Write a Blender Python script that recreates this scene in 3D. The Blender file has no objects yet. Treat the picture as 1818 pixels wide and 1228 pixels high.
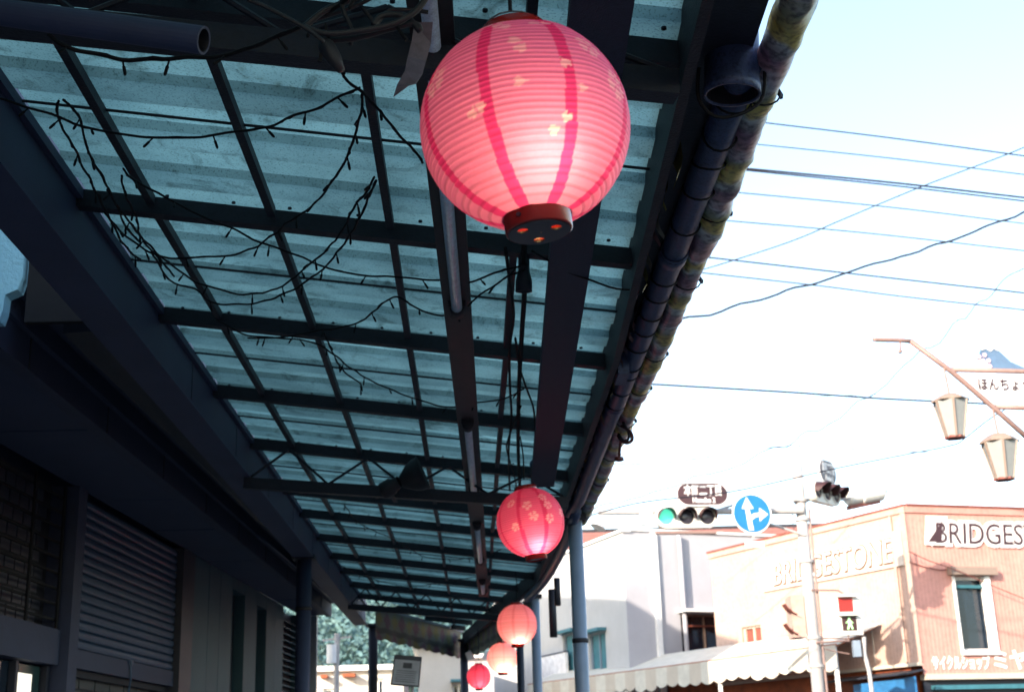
import bpy, bmesh, math, random
from mathutils import Vector, Matrix, noise
random.seed(7)
scn = bpy.context.scene
COL = scn.collection

# ------------------------------------------------------------------ camera
FPX, CX, CY = 2347.0, 909.0, 614.0
EYE = Vector((0, 0, 1.6))
yv = Vector((845 - CX, -(1352 - CY), -FPX)).normalized()
za = -0.032
zv = Vector((za, 1, -(za * yv.x + yv.y) / yv.z)).normalized()
xv = yv.cross(zv)
ROT = Matrix((xv, yv, zv))                       # camera -> world
cam_data = bpy.data.cameras.new('camera')
cam = bpy.data.objects.new('camera', cam_data)
COL.objects.link(cam)
cam.matrix_world = Matrix.Translation(EYE) @ ROT.to_4x4()
cam_data.sensor_width = 36
cam_data.lens = FPX / 1818 * 36
cam_data.clip_start = 0.05
cam_data.clip_end = 2000
cam_data.dof.use_dof = True
cam_data.dof.focus_distance = 4.6
cam_data.dof.aperture_fstop = 5.0
scn.camera = cam

# ------------------------------------------------------------------ sky, sun, exposure
SUN_EL = math.radians(20)
SUN_AZ = math.atan2(-0.64, -0.77)
sdir = Vector((math.sin(SUN_AZ) * math.cos(SUN_EL), math.cos(SUN_AZ) * math.cos(SUN_EL), math.sin(SUN_EL)))
w = bpy.data.worlds.new('World'); scn.world = w; w.use_nodes = True
nt = w.node_tree
bg = nt.nodes['Background']
sky = nt.nodes.new('ShaderNodeTexSky')
sky.sky_type = 'NISHITA'; sky.sun_disc = False
sky.sun_elevation = SUN_EL; sky.sun_rotation = SUN_AZ
sky.air_density = 1.0; sky.dust_density = 1.2; sky.ozone_density = 0.5
nt.links.new(sky.outputs[0], bg.inputs[0]); bg.inputs[1].default_value = 0.15
sun = bpy.data.lights.new('sun', 'SUN'); sun.energy = 2.9; sun.angle = math.radians(0.5)
sun.color = (1.0, 0.86, 0.72)
so = bpy.data.objects.new('sun', sun); COL.objects.link(so)
so.rotation_euler = sdir.to_track_quat('Z', 'Y').to_euler()
scn.view_settings.view_transform = 'Standard'
scn.view_settings.look = 'None'
scn.view_settings.exposure = 1.9
scn.view_settings.gamma = 1.0
scn.view_settings.use_curve_mapping = False
try:
    scn.cycles.use_denoising = True
    scn.cycles.max_bounces = 8
    scn.cycles.transparent_max_bounces = 8
except Exception:
    pass

# ------------------------------------------------------------------ sight lines onto real planes
def ray(u, v):
    return ROT @ Vector((u - CX, -(v - CY), -FPX))
def onz(u, v, z):
    d = ray(u, v); return EYE + d * ((z - EYE.z) / d.z)
def onx(u, v, x):
    d = ray(u, v); return EYE + d * ((x - EYE.x) / d.x)
def ony(u, v, y):
    d = ray(u, v); return EYE + d * (y / d.y)
def onp(u, v, p0, n):
    d = ray(u, v); return EYE + d * ((Vector(p0) - EYE).dot(n) / d.dot(n))
RN = Vector((0.128, 0, 1))
def roofz(x): return 4.1 - 0.128 * (x + 1.72)
def onroof(u, v, off): return onp(u, v, (-1.72, 0, 4.1 - off), RN)

# ------------------------------------------------------------------ materials
def rgb(c): return (c[0], c[1], c[2], 1.0)
def mat(name, col, rough=0.6, metal=0.0, var=0.25, scale=6.0, bump=0.0, bscale=60.0, col2=None, spec=None, dirt=0.0):
    m = bpy.data.materials.new(name); m.use_nodes = True
    n = m.node_tree; b = n.nodes['Principled BSDF']
    b.inputs['Roughness'].default_value = rough; b.inputs['Metallic'].default_value = metal
    if spec is not None: b.inputs['Specular IOR Level'].default_value = spec
    tc = n.nodes.new('ShaderNodeTexCoord')
    nz = n.nodes.new('ShaderNodeTexNoise'); nz.inputs['Scale'].default_value = scale
    nz.inputs['Detail'].default_value = 6; nz.inputs['Roughness'].default_value = 0.65
    n.links.new(tc.outputs['Object'], nz.inputs['Vector'])
    r = n.nodes.new('ShaderNodeValToRGB')
    c2 = col2 or tuple(x * (1 - var) for x in col)
    hi = tuple(min(1, x * (1 + var * 0.5)) for x in col)
    r.color_ramp.elements[0].position = 0.3; r.color_ramp.elements[0].color = rgb(c2)
    r.color_ramp.elements[1].position = 0.7; r.color_ramp.elements[1].color = rgb(hi)
    n.links.new(nz.outputs['Fac'], r.inputs['Fac'])
    out = r.outputs['Color']
    if dirt:
        n2 = n.nodes.new('ShaderNodeTexNoise'); n2.inputs['Scale'].default_value = scale * 7
        n2.inputs['Detail'].default_value = 8; n.links.new(tc.outputs['Object'], n2.inputs['Vector'])
        r2 = n.nodes.new('ShaderNodeValToRGB')
        r2.color_ramp.elements[0].position = 0.36; r2.color_ramp.elements[0].color = (1 - dirt, 1 - dirt, 1 - dirt, 1)
        r2.color_ramp.elements[1].position = 0.5; r2.color_ramp.elements[1].color = (1, 1, 1, 1)
        n.links.new(n2.outputs['Fac'], r2.inputs['Fac'])
        mx = n.nodes.new('ShaderNodeMix'); mx.data_type = 'RGBA'; mx.blend_type = 'MULTIPLY'
        mx.inputs[0].default_value = 1
        n.links.new(out, mx.inputs[6]); n.links.new(r2.outputs['Color'], mx.inputs[7]); out = mx.outputs[2]
    n.links.new(out, b.inputs['Base Color'])
    if bump:
        n3 = n.nodes.new('ShaderNodeTexNoise'); n3.inputs['Scale'].default_value = bscale; n3.inputs['Detail'].default_value = 4
        n.links.new(tc.outputs['Object'], n3.inputs['Vector'])
        bp = n.nodes.new('ShaderNodeBump'); bp.inputs['Strength'].default_value = bump; bp.inputs['Distance'].default_value = 0.01
        n.links.new(n3.outputs['Fac'], bp.inputs['Height']); n.links.new(bp.outputs['Normal'], b.inputs['Normal'])
    return m
def siding(name, col, scale, axis='X', depth=0.12, var=0.15):
    """ribbed sheet: colour noise + fine wave relief running along the wall"""
    m = mat(name, col, 0.6, 0, var, 2.0, dirt=0.12)
    n = m.node_tree; b = n.nodes['Principled BSDF']
    uv = n.nodes.new('ShaderNodeUVMap')
    wv = n.nodes.new('ShaderNodeTexWave'); wv.bands_direction = axis; wv.inputs['Scale'].default_value = scale
    n.links.new(uv.outputs['UV'], wv.inputs['Vector'])
    src = b.inputs['Base Color'].links[0].from_socket
    rr = n.nodes.new('ShaderNodeValToRGB'); rr.color_ramp.elements[0].position = 0; rr.color_ramp.elements[0].color = (.93, .91, .91, 1)
    rr.color_ramp.elements[1].position = .22; rr.color_ramp.elements[1].color = (1, 1, 1, 1)
    n.links.new(wv.outputs['Fac'], rr.inputs['Fac'])
    mx = n.nodes.new('ShaderNodeMix'); mx.data_type = 'RGBA'; mx.blend_type = 'MULTIPLY'; mx.inputs[0].default_value = 1
    n.links.new(src, mx.inputs[6]); n.links.new(rr.outputs[0], mx.inputs[7]); n.links.new(mx.outputs[2], b.inputs['Base Color'])  # grooves darkened in the colour so the relief reads
    bp = n.nodes.new('ShaderNodeBump'); bp.inputs['Strength'].default_value = depth; bp.inputs['Distance'].default_value = 0.03
    n.links.new(wv.outputs['Fac'], bp.inputs['Height']); n.links.new(bp.outputs['Normal'], b.inputs['Normal'])
    return m
def emit(name, col, s):
    m = bpy.data.materials.new(name); m.use_nodes = True
    b = m.node_tree.nodes['Principled BSDF']; b.inputs['Base Color'].default_value = rgb(col)
    b.inputs['Emission Color'].default_value = rgb(col); b.inputs['Emission Strength'].default_value = s
    return m
def glass(name, col=(0.01, 0.02, 0.035), rough=0.06):
    return mat(name, col, rough, 0, 0.3, 1.5, spec=0.6)

M = {}
M['steel'] = mat('dark_painted_steel', (0.009, 0.011, 0.022), 0.6, 0, 0.35, 5, 0.25, 90, dirt=0.3)
M['steel2'] = mat('brownish_steel', (0.015, 0.013, 0.020), 0.65, 0, 0.35, 5, 0.3, 90, dirt=0.4)
M['beam'] = mat('beam_navy_paint', (0.026, 0.036, 0.082), 0.65, 0, 0.2, 2, 0.1, 80)
M['black'] = mat('black_rubber', (0.012, 0.012, 0.016), 0.6, 0, 0.3, 20)
M['wire'] = mat('black_wire', (0.008, 0.008, 0.010), 0.7, 0, 0.2, 30, spec=0.2)
M['board'] = mat('speckled_board', (0.030, 0.031, 0.062), 0.75, 0, 0.25, 60, 0.3, 200, dirt=0.5)
M['track'] = mat('brown_track', (0.022, 0.017, 0.020), 0.6, 0, 0.3, 12, dirt=0.3)
M['tube'] = mat('unlit_tube_glass', (0.6, 0.74, 0.85), 0.35, 0, 0.25, 30, dirt=0.3)
M['pvc'] = mat('blue_grey_pipe', (0.038, 0.062, 0.14), 0.5, 0, 0.3, 12, 0.2, 120, dirt=0.45)
M['column'] = mat('grey_blue_column', (0.20, 0.25, 0.31), 0.35, 0, 0.12, 6, 0.05, 80)
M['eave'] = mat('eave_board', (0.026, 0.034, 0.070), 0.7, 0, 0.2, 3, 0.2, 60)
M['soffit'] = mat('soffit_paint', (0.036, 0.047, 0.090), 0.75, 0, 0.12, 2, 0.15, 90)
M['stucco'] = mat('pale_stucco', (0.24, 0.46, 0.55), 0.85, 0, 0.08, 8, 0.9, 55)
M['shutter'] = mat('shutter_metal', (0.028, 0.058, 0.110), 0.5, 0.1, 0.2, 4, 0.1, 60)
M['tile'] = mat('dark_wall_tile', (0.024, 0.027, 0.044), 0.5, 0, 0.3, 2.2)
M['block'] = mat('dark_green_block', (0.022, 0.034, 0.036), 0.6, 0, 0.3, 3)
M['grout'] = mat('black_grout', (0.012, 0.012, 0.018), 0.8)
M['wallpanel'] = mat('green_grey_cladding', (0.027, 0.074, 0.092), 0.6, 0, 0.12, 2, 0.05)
M['darkframe'] = mat('dark_window_frame', (0.02, 0.022, 0.035), 0.5)
M['glass'] = glass('dark_glass')
M['ribbon'] = mat('grey_vinyl_strip', (0.12, 0.10, 0.13), 0.5, 0, 0.4, 30)
M['ground'] = mat('ground_asphalt', (0.06, 0.058, 0.055), 0.9, 0, 0.3, 3, 0.4, 90)
M['road'] = mat('road_asphalt', (0.055, 0.055, 0.058), 0.9, 0, 0.25, 4, 0.4, 120)
M['pave'] = mat('pavement_concrete', (0.20, 0.19, 0.18), 0.85, 0, 0.2, 4, 0.3, 90)
M['white'] = mat('white_paint', (0.78, 0.78, 0.76), 0.5, 0, 0.08, 6)
M['cream'] = mat('cream_wall', (0.44, 0.44, 0.44), 0.8, 0, 0.08, 1.5, 0.2, 30)
M['lilac'] = mat('grey_lilac_wall', (0.38, 0.38, 0.41), 0.8, 0, 0.08, 1.5, 0.2, 30)
M['white_wall'] = mat('white_house_wall', (0.46, 0.45, 0.43), 0.8, 0, 0.12, 1.2, 0.2, 30)
M['blue_hood'] = mat('teal_window_hood', (0.04, 0.16, 0.20), 0.5)
M['roof_red'] = mat('reddish_roof', (0.26, 0.11, 0.10), 0.8, 0, 0.3, 5, 0.4, 20)
M['salmon'] = siding('salmon_siding', (0.57, 0.275, 0.225), 3.6)
M['apricot'] = siding('apricot_siding', (0.50, 0.345, 0.28), 3.6)
M['trimred'] = mat('brown_red_trim', (0.22, 0.06, 0.04), 0.6)
M['boardpale'] = mat('faded_white_board', (0.56, 0.49, 0.43), 0.7, 0, 0.12, 3, dirt=0.1)
M['signink'] = mat('dark_brown_lettering', (0.05, 0.02, 0.025), 0.5)
M['lettershade'] = mat('brown_letter_shade', (0.15, 0.08, 0.045), 0.6, 0, 0.5, 14)
M['letterwhite'] = mat('white_lettering', (0.85, 0.82, 0.80), 0.5)
M['canvas'] = mat('cream_canvas', (0.60, 0.57, 0.49), 0.85, 0, 0.15, 4)
M['canvas2'] = mat('pale_stripe_canvas', (0.52, 0.46, 0.38), 0.85, 0, 0.1, 4)
M['rust'] = mat('rust_red_underside', (0.30, 0.07, 0.02), 0.7, 0, 0.5, 4)
M['tarp'] = mat('blue_tarp', (0.02, 0.14, 0.33), 0.5, 0, 0.3, 6)
M['poleconc'] = mat('pale_pole', (0.40, 0.38, 0.37), 0.7, 0, 0.12, 6)
M['signal'] = mat('signal_white', (0.72, 0.70, 0.64), 0.45, 0, 0.08, 10)
M['visor'] = mat('visor_dark_red', (0.045, 0.014, 0.014), 0.5)
M['lensoff'] = mat('unlit_lens', (0.05, 0.045, 0.06), 0.25, 0, 0.4, 40)
M['lensgreen'] = emit('lit_green_lens', (0.10, 0.75, 0.50), 0.3)
M['mangreen'] = emit('lit_green_man', (0.45, 0.95, 0.40), 0.35)
M['pedred'] = mat('ped_lens_red', (0.40, 0.02, 0.015), 0.4)
M['signblue'] = mat('sign_blue', (0.008, 0.15, 0.46), 0.4, 0, 0.15, 6)
M['signdark'] = mat('oval_sign_maroon', (0.055, 0.022, 0.026), 0.4, 0, 0.2, 6)
M['pinkmetal'] = mat('dusty_pink_metal', (0.25, 0.16, 0.14), 0.5, 0, 0.15, 20)
M['lampcream'] = mat('lamp_beige_metal', (0.27, 0.20, 0.16), 0.5, 0, 0.12, 20)
M['lampglass'] = mat('frosted_lamp_glass', (0.25, 0.26, 0.25), 0.5, 0, 0.08, 15)
M['fujiblue'] = mat('mountain_blue', (0.10, 0.17, 0.27), 0.5)
M['blossom'] = mat('blossom_pink', (0.75, 0.50, 0.55), 0.5)
M['redcap'] = mat('glossy_red_ring', (0.24, 0.012, 0.008), 0.22, 0, 0.15, 8)
M['darkcap'] = mat('dark_maroon_disc', (0.025, 0.012, 0.022), 0.4, 0, 0.3, 14)
M['notice'] = mat('grey_notice_sheet', (0.35, 0.36, 0.38), 0.5)
M['printdark'] = mat('notice_print', (0.03, 0.03, 0.04), 0.5)
M['leaf'] = mat('forest_leaves', (0.085, 0.165, 0.165), 0.7, 0, 0.6, 0.25, col2=(0.045, 0.095, 0.105))  # leaf colour shifted to blue in place of distance haze
M['hill'] = mat('hill_soil', (0.05, 0.08, 0.05), 0.9)
M['glowplate'] = emit('shop_glow_plate', (1.0, 0.93, 0.78), 0.3)
M['greenglass'] = glass('green_dark_glass', (0.015, 0.05, 0.045), 0.2)
M['coil'] = mat('brown_red_cable', (0.10, 0.02, 0.012), 0.5)

def translucent(name, col, tcol, fac=0.5, rough=0.5, attr=None):
    m = bpy.data.materials.new(name); m.use_nodes = True; n = m.node_tree
    b = n.nodes['Principled BSDF']; b.inputs['Roughness'].default_value = rough
    b.inputs['Base Color'].default_value = rgb(col)
    t = n.nodes.new('ShaderNodeBsdfTranslucent'); t.inputs[0].default_value = rgb(tcol)
    mx = n.nodes.new('ShaderNodeMixShader'); mx.inputs[0].default_value = fac
    n.links.new(b.outputs[0], mx.inputs[1]); n.links.new(t.outputs[0], mx.inputs[2])
    n.links.new(mx.outputs[0], n.nodes['Material Output'].inputs['Surface'])
    return m, n, b, t, mx
# corrugated translucent roofing, valley dirt plus painted corrugation shading, and speckles of dirt
m, n, b, t, mx = translucent('translucent_roofing', (0.10, 0.20, 0.20), (0.2, 0.5, 0.5), 0.72, 0.5)
tc = n.nodes.new('ShaderNodeTexCoord')
nz = n.nodes.new('ShaderNodeTexNoise'); nz.inputs['Scale'].default_value = 2.5; nz.inputs['Detail'].default_value = 5
nz2 = n.nodes.new('ShaderNodeTexNoise'); nz2.inputs['Scale'].default_value = 120; nz2.inputs['Detail'].default_value = 3
for q in (nz, nz2): n.links.new(tc.outputs['Object'], q.inputs['Vector'])
r1 = n.nodes.new('ShaderNodeValToRGB'); r1.color_ramp.elements[0].position = 0.3; r1.color_ramp.elements[0].color = (0.21, 0.36, 0.325, 1)
r1.color_ramp.elements[1].position = 0.7; r1.color_ramp.elements[1].color = (0.36, 0.575, 0.50, 1)
r2 = n.nodes.new('ShaderNodeValToRGB'); r2.color_ramp.elements[0].position = 0.32; r2.color_ramp.elements[0].color = (0.50, 0.53, 0.53, 1)
r2.color_ramp.elements[1].position = 0.46; r2.color_ramp.elements[1].color = (1, 1, 1, 1)
n.links.new(nz.outputs['Fac'], r1.inputs['Fac']); n.links.new(nz2.outputs['Fac'], r2.inputs['Fac'])
nz3 = n.nodes.new('ShaderNodeTexNoise'); nz3.inputs['Scale'].default_value = 5.5; nz3.inputs['Detail'].default_value = 9; nz3.inputs['Roughness'].default_value = .72; nz3.inputs['Distortion'].default_value = .8
n.links.new(tc.outputs['Object'], nz3.inputs['Vector'])
r3 = n.nodes.new('ShaderNodeValToRGB'); r3.color_ramp.elements[0].position = .33; r3.color_ramp.elements[0].color = (.42, .43, .42, 1); r3.color_ramp.elements[1].position = .47; r3.color_ramp.elements[1].color = (1, 1, 1, 1)
n.links.new(nz3.outputs['Fac'], r3.inputs['Fac'])
m0 = n.nodes.new('ShaderNodeMix'); m0.data_type = 'RGBA'; m0.blend_type = 'MULTIPLY'; m0.inputs[0].default_value = 1
n.links.new(r1.outputs[0], m0.inputs[6]); n.links.new(r3.outputs[0], m0.inputs[7])
at = n.nodes.new('ShaderNodeAttribute'); at.attribute_name = 'grime_shade'
m1 = n.nodes.new('ShaderNodeMix'); m1.data_type = 'RGBA'; m1.blend_type = 'MULTIPLY'; m1.inputs[0].default_value = 1
m2 = n.nodes.new('ShaderNodeMix'); m2.data_type = 'RGBA'; m2.blend_type = 'MULTIPLY'; m2.inputs[0].default_value = 1
n.links.new(m0.outputs[2], m1.inputs[6]); n.links.new(r2.outputs[0], m1.inputs[7])
n.links.new(m1.outputs[2], m2.inputs[6]); n.links.new(at.outputs['Color'], m2.inputs[7])
n.links.new(m2.outputs[2], t.inputs[0])
m3 = n.nodes.new('ShaderNodeMix'); m3.data_type = 'RGBA'; m3.blend_type = 'MULTIPLY'; m3.inputs[0].default_value = 1
m3.inputs[7].default_value = (0.45, 0.45, 0.45, 1)
n.links.new(m2.outputs[2], m3.inputs[6]); n.links.new(m3.outputs[2], b.inputs['Base Color'])
M['roofing'] = m
def lantern_mat(name):
    m, n, b, t, mx = translucent(name, (0.8, 0.2, 0.3), (0.8, 0.2, 0.3), 0.55, 0.55)
    at = n.nodes.new('ShaderNodeAttribute'); at.attribute_name = 'print'
    tc = n.nodes.new('ShaderNodeTexCoord')
    nz = n.nodes.new('ShaderNodeTexNoise'); nz.inputs['Scale'].default_value = 120; nz.inputs['Detail'].default_value = 3
    n.links.new(tc.outputs['Object'], nz.inputs['Vector'])
    r = n.nodes.new('ShaderNodeValToRGB'); r.color_ramp.elements[0].color = (0.82, 0.82, 0.82, 1); r.color_ramp.elements[1].color = (1, 1, 1, 1)
    n.links.new(nz.outputs['Fac'], r.inputs['Fac'])
    k = n.nodes.new('ShaderNodeMix'); k.data_type = 'RGBA'; k.blend_type = 'MULTIPLY'; k.inputs[0].default_value = 1
    n.links.new(at.outputs['Color'], k.inputs[6]); n.links.new(r.outputs[0], k.inputs[7])
    n.links.new(k.outputs[2], b.inputs['Base Color'])
    gm = n.nodes.new('ShaderNodeGamma'); gm.inputs[1].default_value = .82
    n.links.new(k.outputs[2], gm.inputs[0]); n.links.new(gm.outputs[0], t.inputs[0])
    return m
M['lantern'] = lantern_mat('lantern_vinyl')
# patterned vinyl (yellow, purple, pale) for the roll and the valances
def vinyl(name, kind):
    m = bpy.data.materials.new(name); m.use_nodes = True; n = m.node_tree; b = n.nodes['Principled BSDF']
    b.inputs['Roughness'].default_value = 0.45
    tc = n.nodes.new('ShaderNodeTexCoord')
    if kind == 'roll':
        nz = n.nodes.new('ShaderNodeTexWave'); nz.bands_direction = 'Y'; nz.wave_profile = 'SAW'
        nz.inputs['Scale'].default_value = .62; nz.inputs['Distortion'].default_value = 3.2; nz.inputs['Detail'].default_value = 3
        nz.inputs['Detail Scale'].default_value = 4.5; nz.inputs['Detail Roughness'].default_value = .65
        n.links.new(tc.outputs['Object'], nz.inputs['Vector'])
        r = n.nodes.new('ShaderNodeValToRGB'); cr = r.color_ramp
        cr.elements[0].position = 0.0; cr.elements[0].color = (0.50, 0.42, 0.08, 1)
        cr.elements[1].position = 0.16; cr.elements[1].color = (0.58, 0.50, 0.16, 1)
        for p, c in ((0.24, (0.52, 0.58, 0.56, 1)), (0.34, (0.30, 0.30, 0.30, 1)), (0.46, (0.22, 0.13, 0.19, 1)), (0.62, (0.38, 0.22, 0.24, 1)), (0.74, (0.56, 0.55, 0.58, 1)), (0.86, (0.24, 0.28, 0.18, 1)), (1.0, (0.44, 0.37, 0.08, 1))):
            e = cr.elements.new(p); e.color = c
        n.links.new(nz.outputs['Fac'], r.inputs['Fac'])
        n2 = n.nodes.new('ShaderNodeTexNoise'); n2.inputs['Scale'].default_value = 38; n2.inputs['Detail'].default_value = 7
        n.links.new(tc.outputs['Object'], n2.inputs['Vector'])
        r2 = n.nodes.new('ShaderNodeValToRGB'); r2.color_ramp.elements[0].position = .36; r2.color_ramp.elements[0].color = (.35, .33, .36, 1)
        r2.color_ramp.elements[1].position = .56; r2.color_ramp.elements[1].color = (1, 1, 1, 1)
        n.links.new(n2.outputs['Fac'], r2.inputs['Fac'])
        mx = n.nodes.new('ShaderNodeMix'); mx.data_type = 'RGBA'; mx.blend_type = 'MULTIPLY'; mx.inputs[0].default_value = 1
        n.links.new(r.outputs[0], mx.inputs[6]); n.links.new(r2.outputs[0], mx.inputs[7]); n.links.new(mx.outputs[2], b.inputs['Base Color'])
    return m
M['roll'] = vinyl('patterned_vinyl', 'roll')
mv = mat('valance_print', (0.5, 0.5, 0.5), 0.55); n = mv.node_tree
at = n.nodes.new('ShaderNodeAttribute'); at.attribute_name = 'print'
n.links.new(at.outputs['Color'], n.nodes['Principled BSDF'].inputs['Base Color'])
M['valance'] = mv

# ------------------------------------------------------------------ mesh helpers
ORG = {}
class MB:
    def __init__(s): s.v = []; s.f = []; s.c = None; s.uv = None; s.sm = False
    def add(s, vs, fs):
        k = len(s.v); s.v += [Vector(p) for p in vs]; s.f += [tuple(i + k for i in f) for f in fs]; return s
    def hexa(s, p):  # 8 corners: bottom 4, top 4
        return s.add(p, [(3, 2, 1, 0), (4, 5, 6, 7), (0, 1, 5, 4), (1, 2, 6, 5), (2, 3, 7, 6), (3, 0, 4, 7)])
    def box(s, x0, x1, y0, y1, z0, z1):
        return s.hexa([(x0, y0, z0), (x1, y0, z0), (x1, y1, z0), (x0, y1, z0), (x0, y0, z1), (x1, y0, z1), (x1, y1, z1), (x0, y1, z1)])
    def beam(s, a, b, wd, ht, up=(0, 0, 1)):  # centred on the axis a-b
        a = Vector(a); b = Vector(b); d = (b - a).normalized(); up = Vector(up)
        sd = d.cross(up).normalized(); u = sd.cross(d).normalized()
        sd *= wd / 2; u *= ht / 2
        return s.hexa([a - sd - u, a + sd - u, b + sd - u, b - sd - u, a - sd + u, a + sd + u, b + sd + u, b - sd + u])
    def tube(s, pts, r, seg=8, caps=True, rads=None):
        pts = [Vector(p) for p in pts]; k = len(s.v); n = len(pts)
        u = None
        for i, p in enumerate(pts):
            d = (pts[min(i + 1, n - 1)] - pts[max(i - 1, 0)]).normalized()
            if u is None:
                u = d.orthogonal().normalized()
            u = (u - d * u.dot(d)).normalized(); q = d.cross(u)
            rr = rads[i] if rads else r
            for j in range(seg):
                a = 2 * math.pi * j / seg
                s.v.append(p + (u * math.cos(a) + q * math.sin(a)) * rr)
        for i in range(n - 1):
            for j in range(seg):
                a = k + i * seg + j; b = k + i * seg + (j + 1) % seg
                s.f.append((a, b, b + seg, a + seg))
        if caps:
            s.f.append(tuple(k + j for j in range(seg - 1, -1, -1))); s.f.append(tuple(k + (n - 1) * seg + j for j in range(seg)))
        return s
    def lathe(s, base, prof, seg=24, axis=(0, 0, 1), caps=False):
        base = Vector(base); ax = Vector(axis).normalized(); u = ax.orthogonal().normalized(); q = ax.cross(u)
        k = len(s.v)
        for r, h in prof:
            for j in range(seg):
                a = 2 * math.pi * j / seg
                s.v.append(base + ax * h + (u * math.cos(a) + q * math.sin(a)) * r)
        for i in range(len(prof) - 1):
            for j in range(seg):
                a = k + i * seg + j; b = k + i * seg + (j + 1) % seg
                s.f.append((a, b, b + seg, a + seg))
        if caps:
            s.f.append(tuple(k + j for j in range(seg - 1, -1, -1))); s.f.append(tuple(k + (len(prof) - 1) * seg + j for j in range(seg)))
        return s
    def prism(s, pts, ex):  # polygon extruded along vector
        ex = Vector(ex); n = len(pts); pts = [Vector(p) for p in pts]
        return s.add(pts + [p + ex for p in pts], [tuple(range(n - 1, -1, -1)), tuple(range(n, 2 * n))] + [(i, (i + 1) % n, n + (i + 1) % n, n + i) for i in range(n)])
    def mesh(s, name, m, org):
        me = bpy.data.meshes.new(name)
        me.from_pydata([tuple(p - org) for p in s.v], [], s.f); me.materials.append(m)
        if s.c is not None:
            ca = me.color_attributes.new(s.c[0], 'FLOAT_COLOR', 'POINT')
            flat = []
            for c in s.c[1]: flat += [c[0], c[1], c[2], 1.0]
            ca.data.foreach_set('color', flat)
        if s.uv is not None:
            ul = me.uv_layers.new(name='uv')
            for l in me.loops: ul.data[l.index].uv = s.uv(s.v[l.vertex_index])
        if s.sm: me.polygons.foreach_set('use_smooth', [True] * len(me.polygons))
        me.update(); return me
def children_org(parent): return ORG.get(parent.name, Vector((0, 0, 0))) if parent else Vector((0, 0, 0))
def obj(name, mb, m, parent=None, label=None, cat=None, group=None, kind=None, smooth=False):
    if smooth: mb.sm = True
    if parent is None:
        lo = Vector([min(p[i] for p in mb.v) for i in range(3)]); hi = Vector([max(p[i] for p in mb.v) for i in range(3)])
        org = Vector(((lo.x + hi.x) / 2, (lo.y + hi.y) / 2, lo.z))
    else:
        org = children_org(parent)
    o = bpy.data.objects.new(name, mb.mesh(name, m, org)); COL.objects.link(o)
    if parent is None: o.location = org
    else: o.parent = parent
    ORG[o.name] = org
    tag(o, label, cat, group, kind); return o
def tag(o, label=None, cat=None, group=None, kind=None):
    if label: o['label'] = label
    if cat: o['category'] = cat
    if group: o['group'] = group
    if kind: o['kind'] = kind
def thing(name, loc, label, cat, group=None):
    o = bpy.data.objects.new(name, None); COL.objects.link(o); o.location = loc; o.empty_display_size = 0.2
    ORG[o.name] = Vector(loc); tag(o, label, cat, group); return o
def place(name, mesh, loc, parent, rot=None, scale=None):   # share one mesh between alike pieces
    o = bpy.data.objects.new(name, mesh); COL.objects.link(o); o.parent = parent
    o.location = Vector(loc) - children_org(parent)
    if rot: o.rotation_euler = rot
    if scale: o.scale = scale
    ORG[o.name] = Vector(loc); return o
class Frame:
    """a vertical facade: origin, direction along it, normal towards the street"""
    def __init__(s, o, az=None, d=None):
        s.o = Vector((o[0], o[1], 0))
        s.d = Vector(d).normalized() if d else Vector((math.sin(math.radians(az)), math.cos(math.radians(az)), 0))
        s.n = Vector((-s.d.y, s.d.x, 0))
        if s.n.dot(EYE - s.o) < 0: s.n = -s.n
    def p(s, u, z, h=0.0): return s.o + s.d * u + s.n * h + Vector((0, 0, z))
    def px(s, a, b, h=0.0):
        q = onp(a, b, s.o + s.n * h, s.n); return (q - s.o).dot(s.d), q.z
    def box(s, mb, u0, u1, z0, z1, h0, h1):
        return mb.hexa([s.p(u0, z0, h0), s.p(u1, z0, h0), s.p(u1, z0, h1), s.p(u0, z0, h1), s.p(u0, z1, h0), s.p(u1, z1, h0), s.p(u1, z1, h1), s.p(u0, z1, h1)])
    def wall(s, mb, us, zs, u0, u1, z0, z1, holes, dep):
        us = sorted({u0, u1} | {h[0] for h in holes} | {h[1] for h in holes}); zs = sorted({z0, z1} | {h[2] for h in holes} | {h[3] for h in holes})
        for i in range(len(us) - 1):
            for j in range(len(zs) - 1):
                cu, cz = (us[i] + us[i + 1]) / 2, (zs[j] + zs[j + 1]) / 2
                if any(h[0] < cu < h[1] and h[2] < cz < h[3] for h in holes): continue
                mb.add([s.p(us[i], zs[j]), s.p(us[i + 1], zs[j]), s.p(us[i + 1], zs[j + 1]), s.p(us[i], zs[j + 1])], [(0, 1, 2, 3)])
        for a, b, c, d in holes:
            q = [s.p(a, c), s.p(b, c), s.p(b, d), s.p(a, d)]; r = [x - s.n * dep for x in q]
            mb.add(q + r, [(0, 1, 5, 4), (1, 2, 6, 5), (2, 3, 7, 6), (3, 0, 4, 7)])
        return mb
    def uv(s):
        return lambda v: ((v - s.o).dot(s.d), v.z)
    def window(s, parent, u0, u1, z0, z1, dep, fw=0.05, mull=1, frame='white', pane='glass'):
        f = MB()
        s.box(f, u0, u1, z0, z0 + fw, -dep + .02, -dep + .08); s.box(f, u0, u1, z1 - fw, z1, -dep + .02, -dep + .08)
        s.box(f, u0, u0 + fw, z0 + fw, z1 - fw, -dep + .02, -dep + .08); s.box(f, u1 - fw, u1, z0 + fw, z1 - fw, -dep + .02, -dep + .08)
        for k in range(1, mull):
            c = u0 + (u1 - u0) * k / mull; s.box(f, c - fw / 2, c + fw / 2, z0 + fw, z1 - fw, -dep + .02, -dep + .07)
        wo = obj('window', f, M[frame], parent)
        g = MB(); s.box(g, u0, u1, z0, z1, -dep, -dep + .03); obj('pane', g, M[pane], wo)
        return wo
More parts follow.
